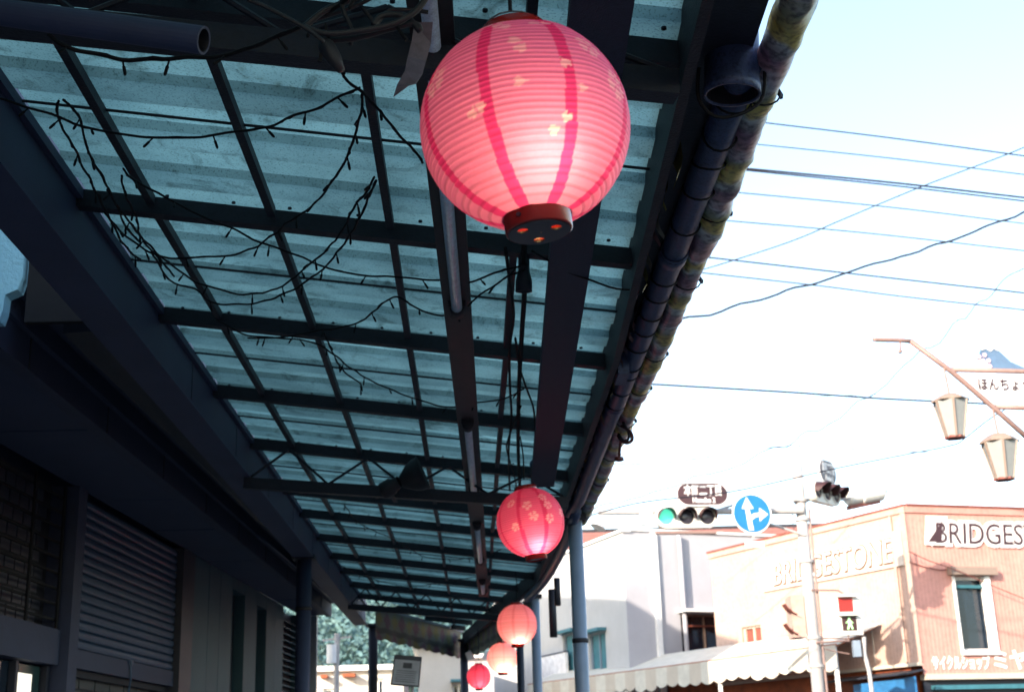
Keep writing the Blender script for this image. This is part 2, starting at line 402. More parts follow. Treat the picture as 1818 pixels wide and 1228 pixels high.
def text_mb(body, size, ext=0.004, bold=0.0, shear=0.0, space=1.0, align='LEFT', sx=1.0):
    cu = bpy.data.curves.new('text', 'FONT'); cu.body = body; cu.size = size; cu.extrude = ext; cu.offset = bold
    cu.shear = shear; cu.space_character = space; cu.align_x = align; cu.resolution_u = 3
    o = bpy.data.objects.new('text', cu); COL.objects.link(o)
    dg = bpy.context.evaluated_depsgraph_get(); dg.update()
    me = bpy.data.meshes.new_from_object(o.evaluated_get(dg))
    vs = [Vector((v.co.x * sx, v.co.y, v.co.z)) for v in me.vertices]; fs = [tuple(p.vertices) for p in me.polygons]
    bpy.data.objects.remove(o); bpy.data.meshes.remove(me); bpy.data.curves.remove(cu)
    return vs, fs
def put_text(mb, fr, u, z, h, body, size, right=1, width=None, **k):
    """letters on a facade; right = +1 when reading direction runs along fr.d, -1 when against"""
    vs, fs = text_mb(body, size, **k)
    if width and vs:
        w0 = max(v.x for v in vs); vs = [Vector((v.x * width / w0, v.y, v.z)) for v in vs]
    out = [fr.p(u + right * v.x, z + v.y, h + v.z) for v in vs]
    mb.add(out, fs); return mb
def smooth_path(pts, sub=4):
    pts = [Vector(p) for p in pts]; out = []
    for i in range(len(pts) - 1):
        p0 = pts[max(i - 1, 0)]; p1 = pts[i]; p2 = pts[i + 1]; p3 = pts[min(i + 2, len(pts) - 1)]
        for k in range(sub):
            t = k / sub
            out.append(0.5 * ((2 * p1) + (p2 - p0) * t + (2 * p0 - 5 * p1 + 4 * p2 - p3) * t * t + (3 * p1 - p0 - 3 * p2 + p3) * t ** 3))
    out.append(pts[-1]); return out

# ================================================================== the setting
g = MB(); g.add([(-600, -600, 0), (900, -600, 0), (900, 900, 0), (-600, 900, 0)], [(0, 1, 2, 3)]); obj('ground', g, M['ground'], kind='structure')
g = MB(); g.add([(1.35, -60, .004), (7.6, -60, .004), (7.6, 22, .004), (1.35, 22, .004), (-6, 60, .004), (1.0, 60, .004)], [(0, 1, 2, 3), (3, 2, 5, 4)]); obj('road', g, M['road'], kind='structure')
g = MB(); g.add([(7.7, 12, .004), (60, 20, .004), (60, 26, .004), (7.7, 22.5, .004)], [(0, 1, 2, 3)]); obj('side_road', g, M['road'], kind='structure')
g = MB(); g.box(-4.0, 1.2, -30, 23.5, -.05, .13); obj('pavement', g, M['pave'], kind='structure')
g = MB(); g.box(1.2, 1.35, -30, 23.5, -.05, .145); obj('kerb', g, M['poleconc'], kind='structure')
g = MB()
for k in range(12): g.box(4.4, 4.55, -18 + k * 3.4, -16 + k * 3.4, .008, .010)
obj('lane_marking', g, M['white'], kind='structure')

# ================================================================== the arcade canopy
can = thing('arcade_canopy', (-.4, 10, 0), 'steel framed arcade canopy roofed with dirty teal corrugated translucent sheets over the pavement', 'canopy')
XL, XR = -1.72, 0.78
Y0, Y1 = -1.0, 24.2
def xr(y):      # street-side edge of the roof; it bends in where the street curves
    return XR - .027 * max(0, 6.6 - y) if y < 16 else XR - (y - 16) * 0.12
def xl(y):      # the far end is cut off at a slant
    return XL if y < 20.7 else XL + .2 + (y - 20.7) * (1.33 / 3.5)
# left box beam
b_ = MB(); b_.box(-1.90, -1.725, Y0, 21.7, 3.777, 4.16); obj('edge_beam', b_, M['beam'], can)
b_ = MB(); b_.box(-1.722, -1.695, Y0, 21.7, 4.045, 4.09); obj('edge_angle', b_, M['beam'], can)
lip = MB(); lip.box(-1.915, -1.70, Y0, 21.7, 3.755, 3.773); obj('beam_flange', lip, M['beam'], can)
# street-side edge beam
b_ = MB()
for (a, c) in (((xr(2.5) + .017, 2.5, 3.76), (XR + .017, 6.6, 3.74)), ((XR + .017, 6.601, 3.74), (XR + .017, 16, 3.74)), ((XR + .017, 16, 3.74), (-.18, 24.2, 3.70))): b_.beam(a, c, .045, .20)
obj('edge_beam', b_, M['steel2'], can)
for (xa, ya, xb, yb) in ((.705, 2.5, .803, 6.6), (.803, 6.62, .803, 16), (.803, 16.02, -.16, 24.2)):
    b_ = MB(); b_.hexa([(xa, ya, 3.728), (xa + .19, ya, 3.728), (xb + .19, yb, 3.728), (xb, yb, 3.728), (xa, ya, 3.745), (xa + .16, ya, 3.745), (xb + .16, yb, 3.745), (xb, yb, 3.745)]); obj('gutter_tray', b_, M['steel'], can)
b_ = MB()
for (a, c) in (((xr(2.5) + .0, 2.5, 3.62), (XR + .0, 6.6, 3.60)), ((XR + .0, 6.6, 3.60), (XR + .0, 16, 3.60)),): b_.beam(a, c, .035, .05)
obj('edge_rail', b_, M['steel2'], can)
purl = [-.3, 1.3, 3.72, 5.5, 7.1, 8.7, 10.25, 12.1, 13.3, 14.8, 16.2, 17.5, 18.9, 20.3, 21.5, 22.6, 23.7]
for y in purl:
    p = MB(); p.beam((xl(y) - .01, y, roofz(xl(y)) - .045), (xr(y), y + .05, roofz(xr(y)) - .045), .065, .08); obj('purlin', p, M['steel'], can)
for x in (-1.39, -.86, -.33, .22):
    for i in range(len(purl) - 1):
        if xr(purl[i + 1]) < x or xl(purl[i + 1]) > x: continue
        r_ = MB(); j = random.uniform(-.006, .006)
        r_.beam((x + j, purl[i] + .037, roofz(x) - .03), (x - j, purl[i + 1] - .037, roofz(x) - .03), .034, .045); obj('rafter', r_, M['steel'], can)
# thin cross rods halfway along the bays
for i in range(2, len(purl) - 2):
    y = (purl[i] + purl[i + 1]) / 2 + .02
    r_ = MB(); r_.tube([(xl(y), y, roofz(xl(y)) - .012), (xr(y), y + .05, roofz(xr(y)) - .012)], .006, 6); obj('cross_rod', r_, M['steel2'], can)
# trusses: lower chord, webs
def truss(y, n, zl, zr, dy=.05):
    x1 = xr(y) - .02
    ch = MB(); ch.beam((XL - .03, y, zl), (x1, y + dy, zr), .075, .085); co = obj('truss_chord', ch, M['steel'], can)
    for i in range(n):
        xa = XL + (x1 - XL) * i / n; xm = XL + (x1 - XL) * (i + .5) / n; xb = XL + (x1 - XL) * (i + 1) / n
        zc = lambda x: zl + (zr - zl) * (x - XL) / (x1 - XL) + .04
        for a in (xa, xb):
            wb = MB(); wb.tube([(a + (.01 if a == xa else -.01), y + dy * (a - XL) / 2.5, zc(a)), (xm, y + dy * (xm - XL) / 2.5, roofz(xm) - .085)], .0105, 6); obj('web', wb, M['steel'], co)
truss(10.15, 4, 3.715, 3.50)
truss(18.9, 5, 3.74, 3.52)
truss(3.40, 4, 3.74, 3.60, dy=.30)
# roof sheets: trapezoid corrugation along X, one sheet per 0.8 m
def sheet(y0, y1):
    per, ht = .40, .030
    ys = []; k = math.floor(y0 / per) * per
    while k < y1 + per:
        ys += [(k, 0), (k + .17, 0), (k + .20, 1), (k + .37, 1)]; k += per
    pr = [(y, h) for y, h in ys if y0 < y < y1]
    def hat(y):
        q = (y % per)
        return 0 if q < .17 else ((q - .17) / .03 if q < .2 else (1 if q < .37 else 1 - (q - .37) / .03))
    pr = [(y0, hat(y0))] + pr + [(y1, hat(y1))]
    mb = MB(); cols = []; nx = 18; tone = random.uniform(.86, 1.08)
    for i in range(len(pr) - 1):
        (ya, ha), (yb, hb) = pr[i], pr[i + 1]
        hm = (ha + hb) / 2
        gr = .97 if hm > .9 else (.80 if hm < .1 else .60)  # relief shading painted in with the valley dirt, risers darkest
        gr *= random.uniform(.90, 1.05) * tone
        k = len(mb.v)
        for j in range(nx + 1):
            for (y, h) in ((ya, ha), (yb, hb)):
                XS = xl(y)
                e = xr(y) + .012 + random.uniform(-.006, .008)
                x = XS + .003 + (e - XS) * j / nx
                zz = roofz(x) + .006 + h * ht + .004 * noise.noise(Vector((x * 2, y * .7, 0)))
                mb.v.append(Vector((x, y + .02 * (x - XL), zz)))
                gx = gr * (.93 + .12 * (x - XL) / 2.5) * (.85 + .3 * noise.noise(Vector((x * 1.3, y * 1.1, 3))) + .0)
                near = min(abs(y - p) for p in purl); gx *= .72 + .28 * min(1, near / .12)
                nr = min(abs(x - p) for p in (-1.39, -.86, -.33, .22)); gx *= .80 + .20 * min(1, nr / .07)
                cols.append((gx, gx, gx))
        for j in range(nx):
            a = k + j * 2; mb.f.append((a, a + 1, a + 3, a + 2))
    mb.c = ('grime_shade', cols); return mb
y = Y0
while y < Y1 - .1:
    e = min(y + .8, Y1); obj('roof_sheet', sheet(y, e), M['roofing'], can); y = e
# columns
def column(x, y, r, zt, m='column', clamp=None):
    c = MB(); c.tube([(x, y, .13), (x, y, zt)], r, 20); c.sm = True; o = obj('column', c, M[m], can)
    f = MB(); f.box(x - r * 1.9, x + r * 1.9, y - r * 1.9, y + r * 1.9, .13, .15); obj('base_plate', f, M['steel'], o)
    f = MB(); f.box(x - r * 1.5, x + r * 1.5, y - r * 1.5, y + r * 1.5, zt - .012, zt + .03); obj('cap_plate', f, M['steel2'], o)
    if clamp:
        k = MB(); k.lathe((x, y, clamp), [(r + .004, 0), (r + .008, .003), (r + .008, .035), (r + .004, .038)], 16); k.sm = True
        obj('clamp_band', k, M['steel2'], o)
    return o
column(-1.81, 14.4, .08, 3.755, 'beam', 3.2)
column(.92, 11.6, .063, 3.62, clamp=2.55)
column(.80, 17.2, .060, 3.6)
q = onx(924, 1180, .62); column(.62, q.y, .05, 3.6, 'steel')
column(-1.62, 21.85, .075, 3.755, 'steel2')
column(-.17, 24.0, .07, 3.66, 'steel')
f = MB(); f.beam((.80, 17.2, 3.6), (.72, 17.2, 3.62), .04, .04)

# fixings: hook bolts through the sheets at every purlin
hb_ = MB(); hb_.lathe((0, 0, 0), [(0, -.004), (.009, -.004), (.009, .004), (0, .004)], 8)
hm = hb_.mesh('hook_bolt', M['steel'], Vector((0, 0, 0)))
for y in purl[2:9]:
    for k in range(9):
        x = XL + .12 + k * .28 + random.uniform(-.02, .02)
        place('hook_bolt', hm, (x, y - .052, roofz(x) - .008), can)
# leaf litter lying on the sheets, seen as shadows through them
lt = MB(); rl_ = random.Random(11)
for (cx0, cy0, n_) in ((-.80, 4.45, 26), (.25, 6.3, 60), (.28, 5.9, 40), (-1.2, 4.2, 14), (.1, 9.3, 30), (-.6, 7.7, 18)):
    for k in range(n_):
        x = cx0 + rl_.gauss(0, .07); y = cy0 + rl_.gauss(0, .16); z = roofz(x) + .046; a = rl_.uniform(0, 6.28); L0 = rl_.uniform(.012, .035)
        d = Vector((math.cos(a), math.sin(a), 0)) * L0; q = Vector((-d.y, d.x, 0)) * .35
        lt.add([(x - d.x, y - d.y, z), (x + q.x, y + q.y, z + .004), (x + d.x, y + d.y, z), (x - q.x, y - q.y, z + .003)], [(0, 1, 2, 3)])
obj('leaf_litter', lt, M['wire'], label='dry leaf litter gathered on the translucent canopy sheets', cat='leaves', kind='stuff')
# ---- light track with unlit fluorescent tubes
def tx(y, k): return -.14 + (y - 4.2) * .0165 + k
tr = thing('light_track', (-.07, 8, 3.7), 'long brown channel with unlit fluorescent tubes running under the canopy roof', 'light fitting')
t_ = MB(); t_.beam((tx(2, .065), 2, 3.735), (tx(18, .065), 18, 3.735), .135, .045); obj('channel', t_, M['track'], tr)
tubes = [(3.2, 6.05, 0), (8.35, 10.6, 0), (12.2, 14.5, 0), (16.2, 17.3, 0)]
for a, c, l in tubes:
    x0, x1 = tx(a, .065), tx(c, .065)
    tb = MB(); tb.tube([(x0, a, 3.682), (x1, c, 3.682)], .026, 14); tb.sm = True; to = obj('tube', tb, M['tube'], tr)
    for (x, y_) in ((x0, a), (x1, c)):
        s_ = MB(); s_.lathe((x, y_ - .045, 3.684), [(0.0, 0), (.034, 0), (.038, .012), (.038, .078), (.034, .09), (0, .09)], 16, axis=(0, 1, 0)); s_.sm = True
        obj('socket', s_, M['steel2'], to)
        s_ = MB(); s_.beam((x, y_ - .06, 3.698), (x, y_ + .10, 3.698), .08, .03); obj('bracket', s_, M['steel2'], to)
# ---- speckled long board
bo = MB(); bo.beam((.372, 2.2, 3.62), (.555, 10.0, 3.62), .178, .05); obj('hanging_board', bo, M['board'], label='wide speckled purple grey board hanging lengthwise under the canopy behind the largest lantern', cat='board')
# ---- pipe at top left
tp = thing('end_pipe', (-1.3, 3.2, 3.45), 'thick dark pipe lying crosswise at the top left with its open round end', 'pipe')
a_ = onp(362, 72, (0, 3.05, 0), Vector((0, 1, 0))); b2 = onp(-120, 5, (0, 3.2, 0), Vector((0, 1, 0)))
d_ = (b2 - a_).normalized()
p_ = MB(); p_.lathe(a_, [(.030, .02), (.030, 0), (.037, 0), (.037, (b2 - a_).length)], 22, axis=d_); obj('pipe_wall', p_, M['beam'], tp, smooth=False)
p_ = MB(); p_.lathe(a_, [(0, .03), (.0298, .03), (.0298, .001)], 22, axis=d_); obj('pipe_bore', p_, M['black'], tp)

# ---- street-side pipe, vinyl roll, stub, coil, box
gp = thing('drain_pipe', (.93, 8, 3.6), 'blue grey pipe wrapped with wire loops running along the street edge of the canopy', 'pipe')
PX, PZ = .905, 3.68
path = [(PX, 3.72, PZ + .015), (PX, 4.3, PZ + .01), (PX + .004, 7.8, PZ - .005), (PX - .005, 8.05, PZ - .012), (PX, 10.9, PZ - .02), (PX - .05, 11.4, PZ - .03)]
pp = MB(); pp.tube(path, .056, 18); obj('pipe_wall', pp, M['pvc'], gp, smooth=True)
y = 3.95
while y < 10.9:
    rg = MB(); pts = []
    sl = random.uniform(-.05, .09)
    for k in range(17):
        a = 2 * math.pi * k / 16; pts.append((PX + .061 * math.cos(a), y + sl * math.sin(a), PZ + .061 * math.sin(a)))
    rg.tube(pts, .0045, 5, caps=False); obj('wire_loop', rg, M['wire'], gp); y += random.uniform(.22, .36)
for yy in (5.3, 7.85):
    rg = MB(); rg.lathe((PX, yy, PZ), [(.057, 0), (.064, .004), (.064, .09), (.057, .094)], 18, axis=(0, 1, 0)); rg.sm = True; obj('pipe_joint', rg, M['pvc'], gp)
rl = thing('vinyl_roll', (1.05, 8, 3.7), 'rolled up yellow purple and white vinyl banner tied along the outer canopy edge', 'banner')
RX, RZ = 1.028, 3.712
def rx(y): return RX - .016 * max(0, 5.6 - y)
pts = []; rads = []
y = 1.9
while y < 12.2:
    pts.append(Vector((rx(y) + .010 * noise.noise(Vector((y * 1.1, 0, 0))) + .0, y, RZ + .012 * noise.noise(Vector((y * 1.7, 5, 0))))))
    rads.append(.058 + .010 * noise.noise(Vector((y * 1.9, 0, 7))) + .006 * noise.noise(Vector((y * 7, 0, 7)))); y += .06
rb = MB(); rb.tube(pts, .06, 28, rads=rads); rb.sm = True
for v in rb.v: v += Vector((noise.noise(v * 13), 0, noise.noise(v * 9 + Vector((9, 9, 9))))) * .013 + Vector((noise.noise(Vector((v.x*20, v.y*4, v.z*20))), 0, 0)) * .007
obj('banner_cloth', rb, M['roll'], rl)
for yy in (2.6, 3.95, 4.95, 5.75, 6.9, 7.6, 8.4, 9.4, 10.3):
    rg = MB(); pts = []
    for k in range(17):
        a = 2 * math.pi * k / 16; pts.append((rx(yy) + .066 * math.cos(a), yy + .03 * math.sin(a), RZ + .066 * math.sin(a)))
    rg.tube(pts, .0035, 5, caps=False); obj('tie', rg, M['wire'], rl)
    rg = MB(); rg.beam((rx(yy) + .060, yy, RZ), (rx(yy) + .075, yy + .02, RZ - .01), .010, .02); obj('tie_knot', rg, M['wire'], rl)
bk = MB()
NB = 60
for i in range(NB + 1):
    yb_ = 4.35 + i * (11.9 - 4.35) / NB
    for j in range(4): bk.v.append(Vector((.945 + .075 * j / 3, yb_, 3.70 + .03 * math.sin(j * 1.1) + .02 * noise.noise(Vector((yb_ * 2, j, 0))))))
for i in range(NB):
    for j in range(3): a = i * 4 + j; bk.f.append((a, a + 1, a + 5, a + 4))
obj('banner_flap', bk, M['roll'], rl, smooth=True)
st = thing('pipe_stub', (.93, 4.0, 3.78), 'short wide downpipe stub with an open black mouth at the canopy edge top right', 'pipe')
c0 = Vector((.862, 3.76, 3.60)); ax = Vector((.05, -.06, 1)).normalized()
s_ = MB(); s_.lathe(c0, [(.083, .02), (.083, 0), (.091, 0), (.091, .03), (.088, .035), (.088, .42)], 28, axis=ax); s_.sm = True; obj('pipe_wall', s_, M['pvc'], st)
s_ = MB(); s_.lathe(c0, [(0, .10), (.082, .10), (.0825, .006)], 28, axis=ax); obj('pipe_bore', s_, M['black'], st)
s_ = MB(); s_.tube(smooth_path([c0 + Vector((-.10, 0, .10)), c0 + Vector((-.105, .02, -.0)), c0 + Vector((-.05, .03, -.06)), c0 + Vector((.04, .02, -.05)), c0 + Vector((.10, .0, .0)), c0 + Vector((.10, -.05, .12))]), .006, 6); obj('hanging_wire', s_, M['wire'], st)
# hanging flaps of the valance between edge beam and pipe
vf = thing('torn_valance', (.9, 7, 3.7), 'torn strips of yellow and purple vinyl valance dangling inside the canopy edge', 'valance')
for k in range(26):
    y = 4.3 + k * .24 + random.uniform(-.07, .07); h = random.uniform(.09, .16); wd = random.uniform(.07, .2)
    x = random.choice((.806, .814, .822)) - .02 * max(0, 6.6 - y)
    s_ = MB(); cs = []
    N = 5
    base = random.choice(((.16, .13, .02), (.12, .04, .05), (.07, .04, .08), (.14, .13, .10)))
    for i in range(N + 1):
        for j in range(3):
            tt = i / N
            s_.v.append(Vector((x + .02 * math.sin(tt * 5 + k) * tt, y + wd * (j / 2 - .5) * (1 - .7 * tt), 3.69 - h * tt)))
            cs.append(base)
    for i in range(N):
        for j in range(2):
            a = i * 3 + j; s_.f.append((a, a + 1, a + 4, a + 3))
    s_.c = ('print', cs); obj('strip', s_, M['valance'], vf)
# coil of cable
cc = thing('coiled_cable', (1.0, 8.3, 3.5), 'brown cable loop with a hanging plug tied below the outer canopy edge', 'cable')
P = lambda u, v: onx(u, v, 1.0)
c_ = MB(); c_.tube(smooth_path([P(1075, 700), P(1080, 728), P(1098, 752), P(1118, 765), P(1122, 780), P(1112, 786), P(1100, 778), P(1092, 755), P(1078, 735), P(1070, 715)], 6), .011, 8); obj('cable_loop', c_, M['coil'], cc, smooth=True)
c_ = MB(); c_.tube(smooth_path([P(1078, 690), P(1090, 730), P(1110, 755), P(1117, 775), P(1107, 782), P(1096, 765), P(1084, 742), P(1074, 720), P(1070, 690)], 6) , .009, 8); obj('cable_loop', c_, M['black'], cc, smooth=True)
c_ = MB(); c_.tube([P(1102, 785), P(1100, 800), P(1099, 815)], .010, 8); c_.lathe(P(1099, 812), [(0, 0), (.03, .002), (.034, -.02), (.0, -.03)], 12); obj('plug', c_, M['coil'], cc)
# junction box on the edge
jb = thing('junction_box', (.86, 7.4, 3.7), 'small black square box fixed to the inside of the canopy edge', 'box')
f_ = MB(); cq = onx(1103, 655, .84)
f_.box(cq.x - .03, cq.x + .03, cq.y - .11, cq.y + .11, cq.z - .06, cq.z + .06); obj('housing', f_, M['pvc'], jb)
f_ = MB(); f_.box(cq.x - .036, cq.x - .03, cq.y - .09, cq.y + .09, cq.z - .05, cq.z + .05); obj('lid', f_, M['steel'], jb)
f_ = MB(); f_.tube([cq + Vector((0, 0, .05)), cq + Vector((-.02, 0, .14))], .012, 8); obj('bracket', f_, M['steel'], jb)

# ---- loudspeaker on the truss
sp = thing('horn_loudspeaker', (-.5, 10, 3.6), 'black horn loudspeaker clamped to the canopy truss left of the second lantern', 'loudspeaker')
hb = ony(748, 832, 9.8); hd = ony(690, 866, 9.9)
ax = (hb - hd).normalized()
h_ = MB(); h_.lathe(hd, [(0, -.055), (.062, -.055), (.066, -.045), (.066, .03), (.052, .05), (.045, .10)], 22, axis=ax); obj('driver', h_, M['black'], sp, smooth=True)
ax2 = Vector((.75, -.1, .30)).normalized()
bell = hd + ax * .09
h_ = MB(); h_.lathe(bell + Vector((.02, 0, .0)), [(.045, 0), (.075, .04), (.105, .08), (.125, .13), (.128, .17), (.133, .175), (.133, .182), (.11, .16), (.05, .07)], 28, axis=ax2); obj('bell', h_, M['black'], sp, smooth=True)
h_ = MB(); h_.beam(hd + Vector((.02, .05, -.05)), hd + Vector((.04, .25, -.06)), .03, .012); h_.beam(hd + Vector((.0, .05, -.05)), hd + Vector((0, .05, .02)), .03, .012); obj('bracket', h_, M['steel'], sp)
# ---- small spotlight by the board
ss = thing('small_spotlight', (.53, 9.8, 3.7), 'small grey round spotlight clipped to the board above the second lantern', 'spotlight')
a0 = ony(946, 823, 9.7); a1 = ony(966, 828, 9.6)
h_ = MB(); h_.lathe(a0, [(0, 0), (.032, 0), (.036, .01), (.036, (a1 - a0).length), (.030, (a1 - a0).length), (.030, .05), (0, .05)], 18, axis=(a1 - a0)); obj('housing', h_, M['pvc'], ss, smooth=False)
h_ = MB(); h_.beam(a0, a0 + Vector((-.0, .35, .0)), .015, .015); obj('clip_arm', h_, M['steel'], ss)

# ---- cable bundle along the roof between track and board
def cable(name, px, off, r, label, sub=4, m='wire'):
    c = MB(); c.tube(smooth_path([onroof(u, v, off) for u, v in px], sub), r, 6); return obj(name, c, M[m], label=label, cat='cable', smooth=True)
cable('thick_cable', [(938, 380), (930, 450), (931, 520), (926, 600), (921, 700), (920, 800), (924, 880)], .10, .013, 'thick dark cable hanging behind the lanterns along the roof')
cable('thin_cable', [(897, 440), (905, 500), (912, 560), (905, 615), (905, 680), (908, 740), (903, 800), (905, 870)], .09, .008, 'thinner wavy cable just left of the thick cable')
cable('loose_cable', [(915, 600), (922, 650), (935, 690), (948, 730), (950, 790), (947, 850)], .11, .007, 'loose cable curving right from the thick cable towards the board')
cable('tangled_cable', [(925, 720), (915, 745), (902, 780), (900, 800), (912, 840), (920, 880)], .12, .006, 'tangled cable swinging left of the thick cable above the second lantern')
st2 = thing('conduit_socket', (.28, 6.2, 3.4), 'small black bell shaped pipe mouth hanging below the largest lantern', 'pipe')
q0 = onz(930, 518, 3.62); q1 = onz(941, 400, 3.74)
ax = (q1 - q0).normalized()
s_ = MB(); s_.lathe(q0, [(.024, .03), (.033, 0), (.038, 0), (.038, .05), (.026, .10), (.026, (q1 - q0).length)], 18, axis=Vector((.03, -.15, 1))); s_.sm = True; obj('pipe_wall', s_, M['steel'], st2)
s_ = MB(); s_.lathe(q0, [(0, .04), (.03, .035), (.032, .004)], 18, axis=Vector((.03, -.15, 1))); obj('pipe_bore', s_, M['black'], st2)

# ---- ribbon
rbn = MB()
rp = [(752, 40), (748, 75), (740, 105), (734, 130), (722, 150), (712, 163)]; wdt = [.05, .055, .055, .05, .05, .045]
k = 0
for (u, v), wd in zip(rp, wdt):
    c = ony(u, v, 3.2 + .02 * math.sin(k)); tw = .5 * math.sin(k * .8)
    for s in (-1, 1): rbn.v.append(c + Vector((s * wd / 2 * math.cos(tw), s * wd / 2 * math.sin(tw), (s * .012 if k == 5 else 0))))
    k += 1
for i in range(5): rbn.f.append((i * 2, i * 2 + 1, i * 2 + 3, i * 2 + 2))
ro = obj('vinyl_ribbon', rbn, M['ribbon'], label='torn grey vinyl ribbon hanging beside the largest lantern', cat='ribbon')
sm = ro.modifiers.new('thick', 'SOLIDIFY'); sm.thickness = .0015

# ================================================================== light strings
bulb_me = None
def bulb_mesh():
    b = MB(); b.lathe((0, 0, 0), [(0, .0), (.0030, 0), (.0030, -.020), (.0052, -.024), (.0052, -.046), (.003, -.052), (0, -.052)], 7); b.sm = True
    return b.mesh('light_bulb', M['wire'], Vector((0, 0, 0)))
bulb_me = bulb_mesh()
def string(px, off, label, step=.17, r=.0048, bulbs=True, scale=1.0):
    pts = [onroof(u, v, off if not callable(off) else off(u, v)) for u, v in px]
    sp_ = smooth_path(pts, 7)
    for i, p in enumerate(sp_): p += Vector((noise.noise(p * 9), noise.noise(p * 9 + Vector((5, 0, 0))), noise.noise(p * 9 + Vector((0, 7, 0))))) * .009
    rt = thing('light_string', sp_[0], label, 'string lights', 'unlit strings of mini lights under the canopy')
    c = MB(); c.tube(sp_, r, 6)
    s2 = [p + Vector((noise.noise(p * 31), noise.noise(p * 31 + Vector((3, 3, 3))), 0)) * .011 for p in sp_]
    c.tube(s2, r * .75, 5); obj('wire', c, M['wire'], rt, smooth=True)
    if bulbs:
        acc = step * .5
        for i in range(len(sp_) - 1):
            acc += (sp_[i + 1] - sp_[i]).length
            if acc > step:
                acc = random.uniform(-.03, .03)
                place('bulb', bulb_me, sp_[i], rt, (random.uniform(-.7, .7), random.uniform(-.6, .6), random.uniform(0, 3)), (scale,) * 3)
    return rt
string([(85, 60), (110, 75), (160, 92), (230, 106), (330, 102), (400, 97), (490, 68), (540, 46), (600, 12), (640, -15)], .42, 'thick light string sagging across the top left in front of the round pipe', .16, .0065)
string([(0, 176), (35, 186), (100, 206), (150, 225), (235, 240), (320, 247), (400, 237), (470, 225), (520, 205), (560, 195), (600, 170), (640, 158)], .22, 'light string sagging from the left beam to the third rafter in the nearest roof bay', .21)
string([(606, 128), (618, 145), (642, 163), (665, 190), (705, 235), (750, 290)], .25, 'short light string running from the black plug down behind the largest lantern', .6)
string([(644, 165), (638, 215), (625, 255), (600, 305), (560, 360), (500, 405), (450, 440), (390, 455), (320, 458), (270, 450), (225, 420), (185, 378)], .20, 'light string swooping from the third rafter down left to the second bay corner', .2)
string([(664, 312), (650, 345), (630, 365), (600, 420), (560, 460), (500, 508), (440, 523), (390, 513), (340, 495), (290, 460), (255, 425), (215, 375)], .20, 'upper of the two light strings forming the big double loop in the second bay', .2)
string([(668, 318), (656, 350), (640, 385), (605, 440), (555, 492), (490, 529), (430, 541), (378, 537), (345, 512), (305, 500), (270, 450)], .21, 'lower of the two light strings forming the big double loop in the second bay', .22)
string([(218, 300), (240, 320), (340, 375), (410, 405), (460, 430), (520, 450), (580, 475), (640, 488), (700, 492), (770, 496), (830, 500), (880, 485), (935, 468)], .16, 'light string stretched across the second bay to the pipe mouth below the largest lantern', .24)
string([(440, 600), (500, 598), (575, 586), (640, 570), (680, 540), (705, 527), (750, 552), (785, 558), (820, 548), (880, 505), (930, 478)], .15, 'light string zigzagging across the third purlin up to the pipe mouth', .22)
string([(385, 568), (430, 592), (460, 597), (500, 600), (555, 608), (590, 628), (640, 665), (690, 690), (760, 715), (800, 722), (850, 715), (900, 705), (930, 690)], .14, 'light string crossing the third and fourth bays from the left rafter to the cables', .22)
string([(105, 180), (100, 200), (108, 225), (128, 255), (150, 300), (170, 340), (195, 390), (225, 440), (250, 460)], .17, 'leftmost of the light strings dangling along the left beam', .34)
string([(112, 178), (140, 205), (150, 250), (172, 300), (200, 350), (222, 400), (250, 430)], .15, 'middle of the light strings dangling along the left beam', .34)
string([(215, 312), (222, 340), (240, 380), (250, 420), (275, 450), (310, 490)], .15, 'right of the light strings dangling along the left beam', .25)
string([(575, 590), (590, 625), (612, 660), (640, 680), (640, 700)], .10, 'short light string looping off the second rafter in the fourth bay', .4)
string([(945, 445), (985, 470), (1030, 490), (1080, 508), (1120, 515)], .22, 'light string leaving the lantern base towards the right canopy edge', 3)
string([(611, 894), (630, 922), (660, 940), (690, 953), (721, 970), (756, 988), (804, 992), (853, 988), (890, 975)], .14, 'far light string sagging beyond the truss left of the second lantern', .30)
string([(600, 1000), (640, 1020), (690, 1035), (740, 1040), (800, 1030), (870, 1020)], .14, 'farthest light string sagging near the end of the canopy', .35)
# cluster of cables and plug at the top
pl = thing('cable_plug', ony(590, 100, 3.0), 'black plug and thick twisted cables hanging from the front roof truss', 'plug')
PP = lambda u, v, y=3.0: ony(u, v, y)
c_ = MB(); c_.tube([PP(572, 72), PP(580, 84), PP(594, 106), PP(606, 126)], .02, 12, rads=[.014, .023, .020, .010]); obj('plug_body', c_, M['black'], pl, smooth=True)
for i, pxs in enumerate([[(440, 0), (470, 12), (505, 30), (545, 52), (575, 75)], [(540, 48), (580, 60), (640, 55), (700, 42), (740, 18), (760, -10)], [(575, 72), (630, 68), (690, 52), (735, 42), (745, 55), (720, 30), (680, 28), (662, 45)], [(605, -10), (610, 20), (625, 55), (622, 80)], [(540, 48), (575, 20), (610, 5), (660, -15)], [(545, 40), (600, 22), (650, 2), (680, -20)], [(640, 10), (660, 35), (672, 48)], [(668, 45), (690, 20), (725, 18), (760, 22)]]):
    c_ = MB(); c_.tube(smooth_path([PP(u, v, 2.95 + .03 * i) for u, v in pxs], 5), .0085 if i in (1, 2, 4) else .006, 7); obj('cable', c_, M['black'], pl, smooth=True)
for (u, v, du, dv) in ((573, 80, -6, 30), (700, 42, 22, 30), (578, 42, 4, 26)):
    c_ = MB(); c_.tube([PP(u, v), PP(u + du * .6, v + dv * .6), PP(u + du, v + dv)], .005, 7, rads=[.003, .005, .0055]); obj('bulb', c_, M['wire'], pl)

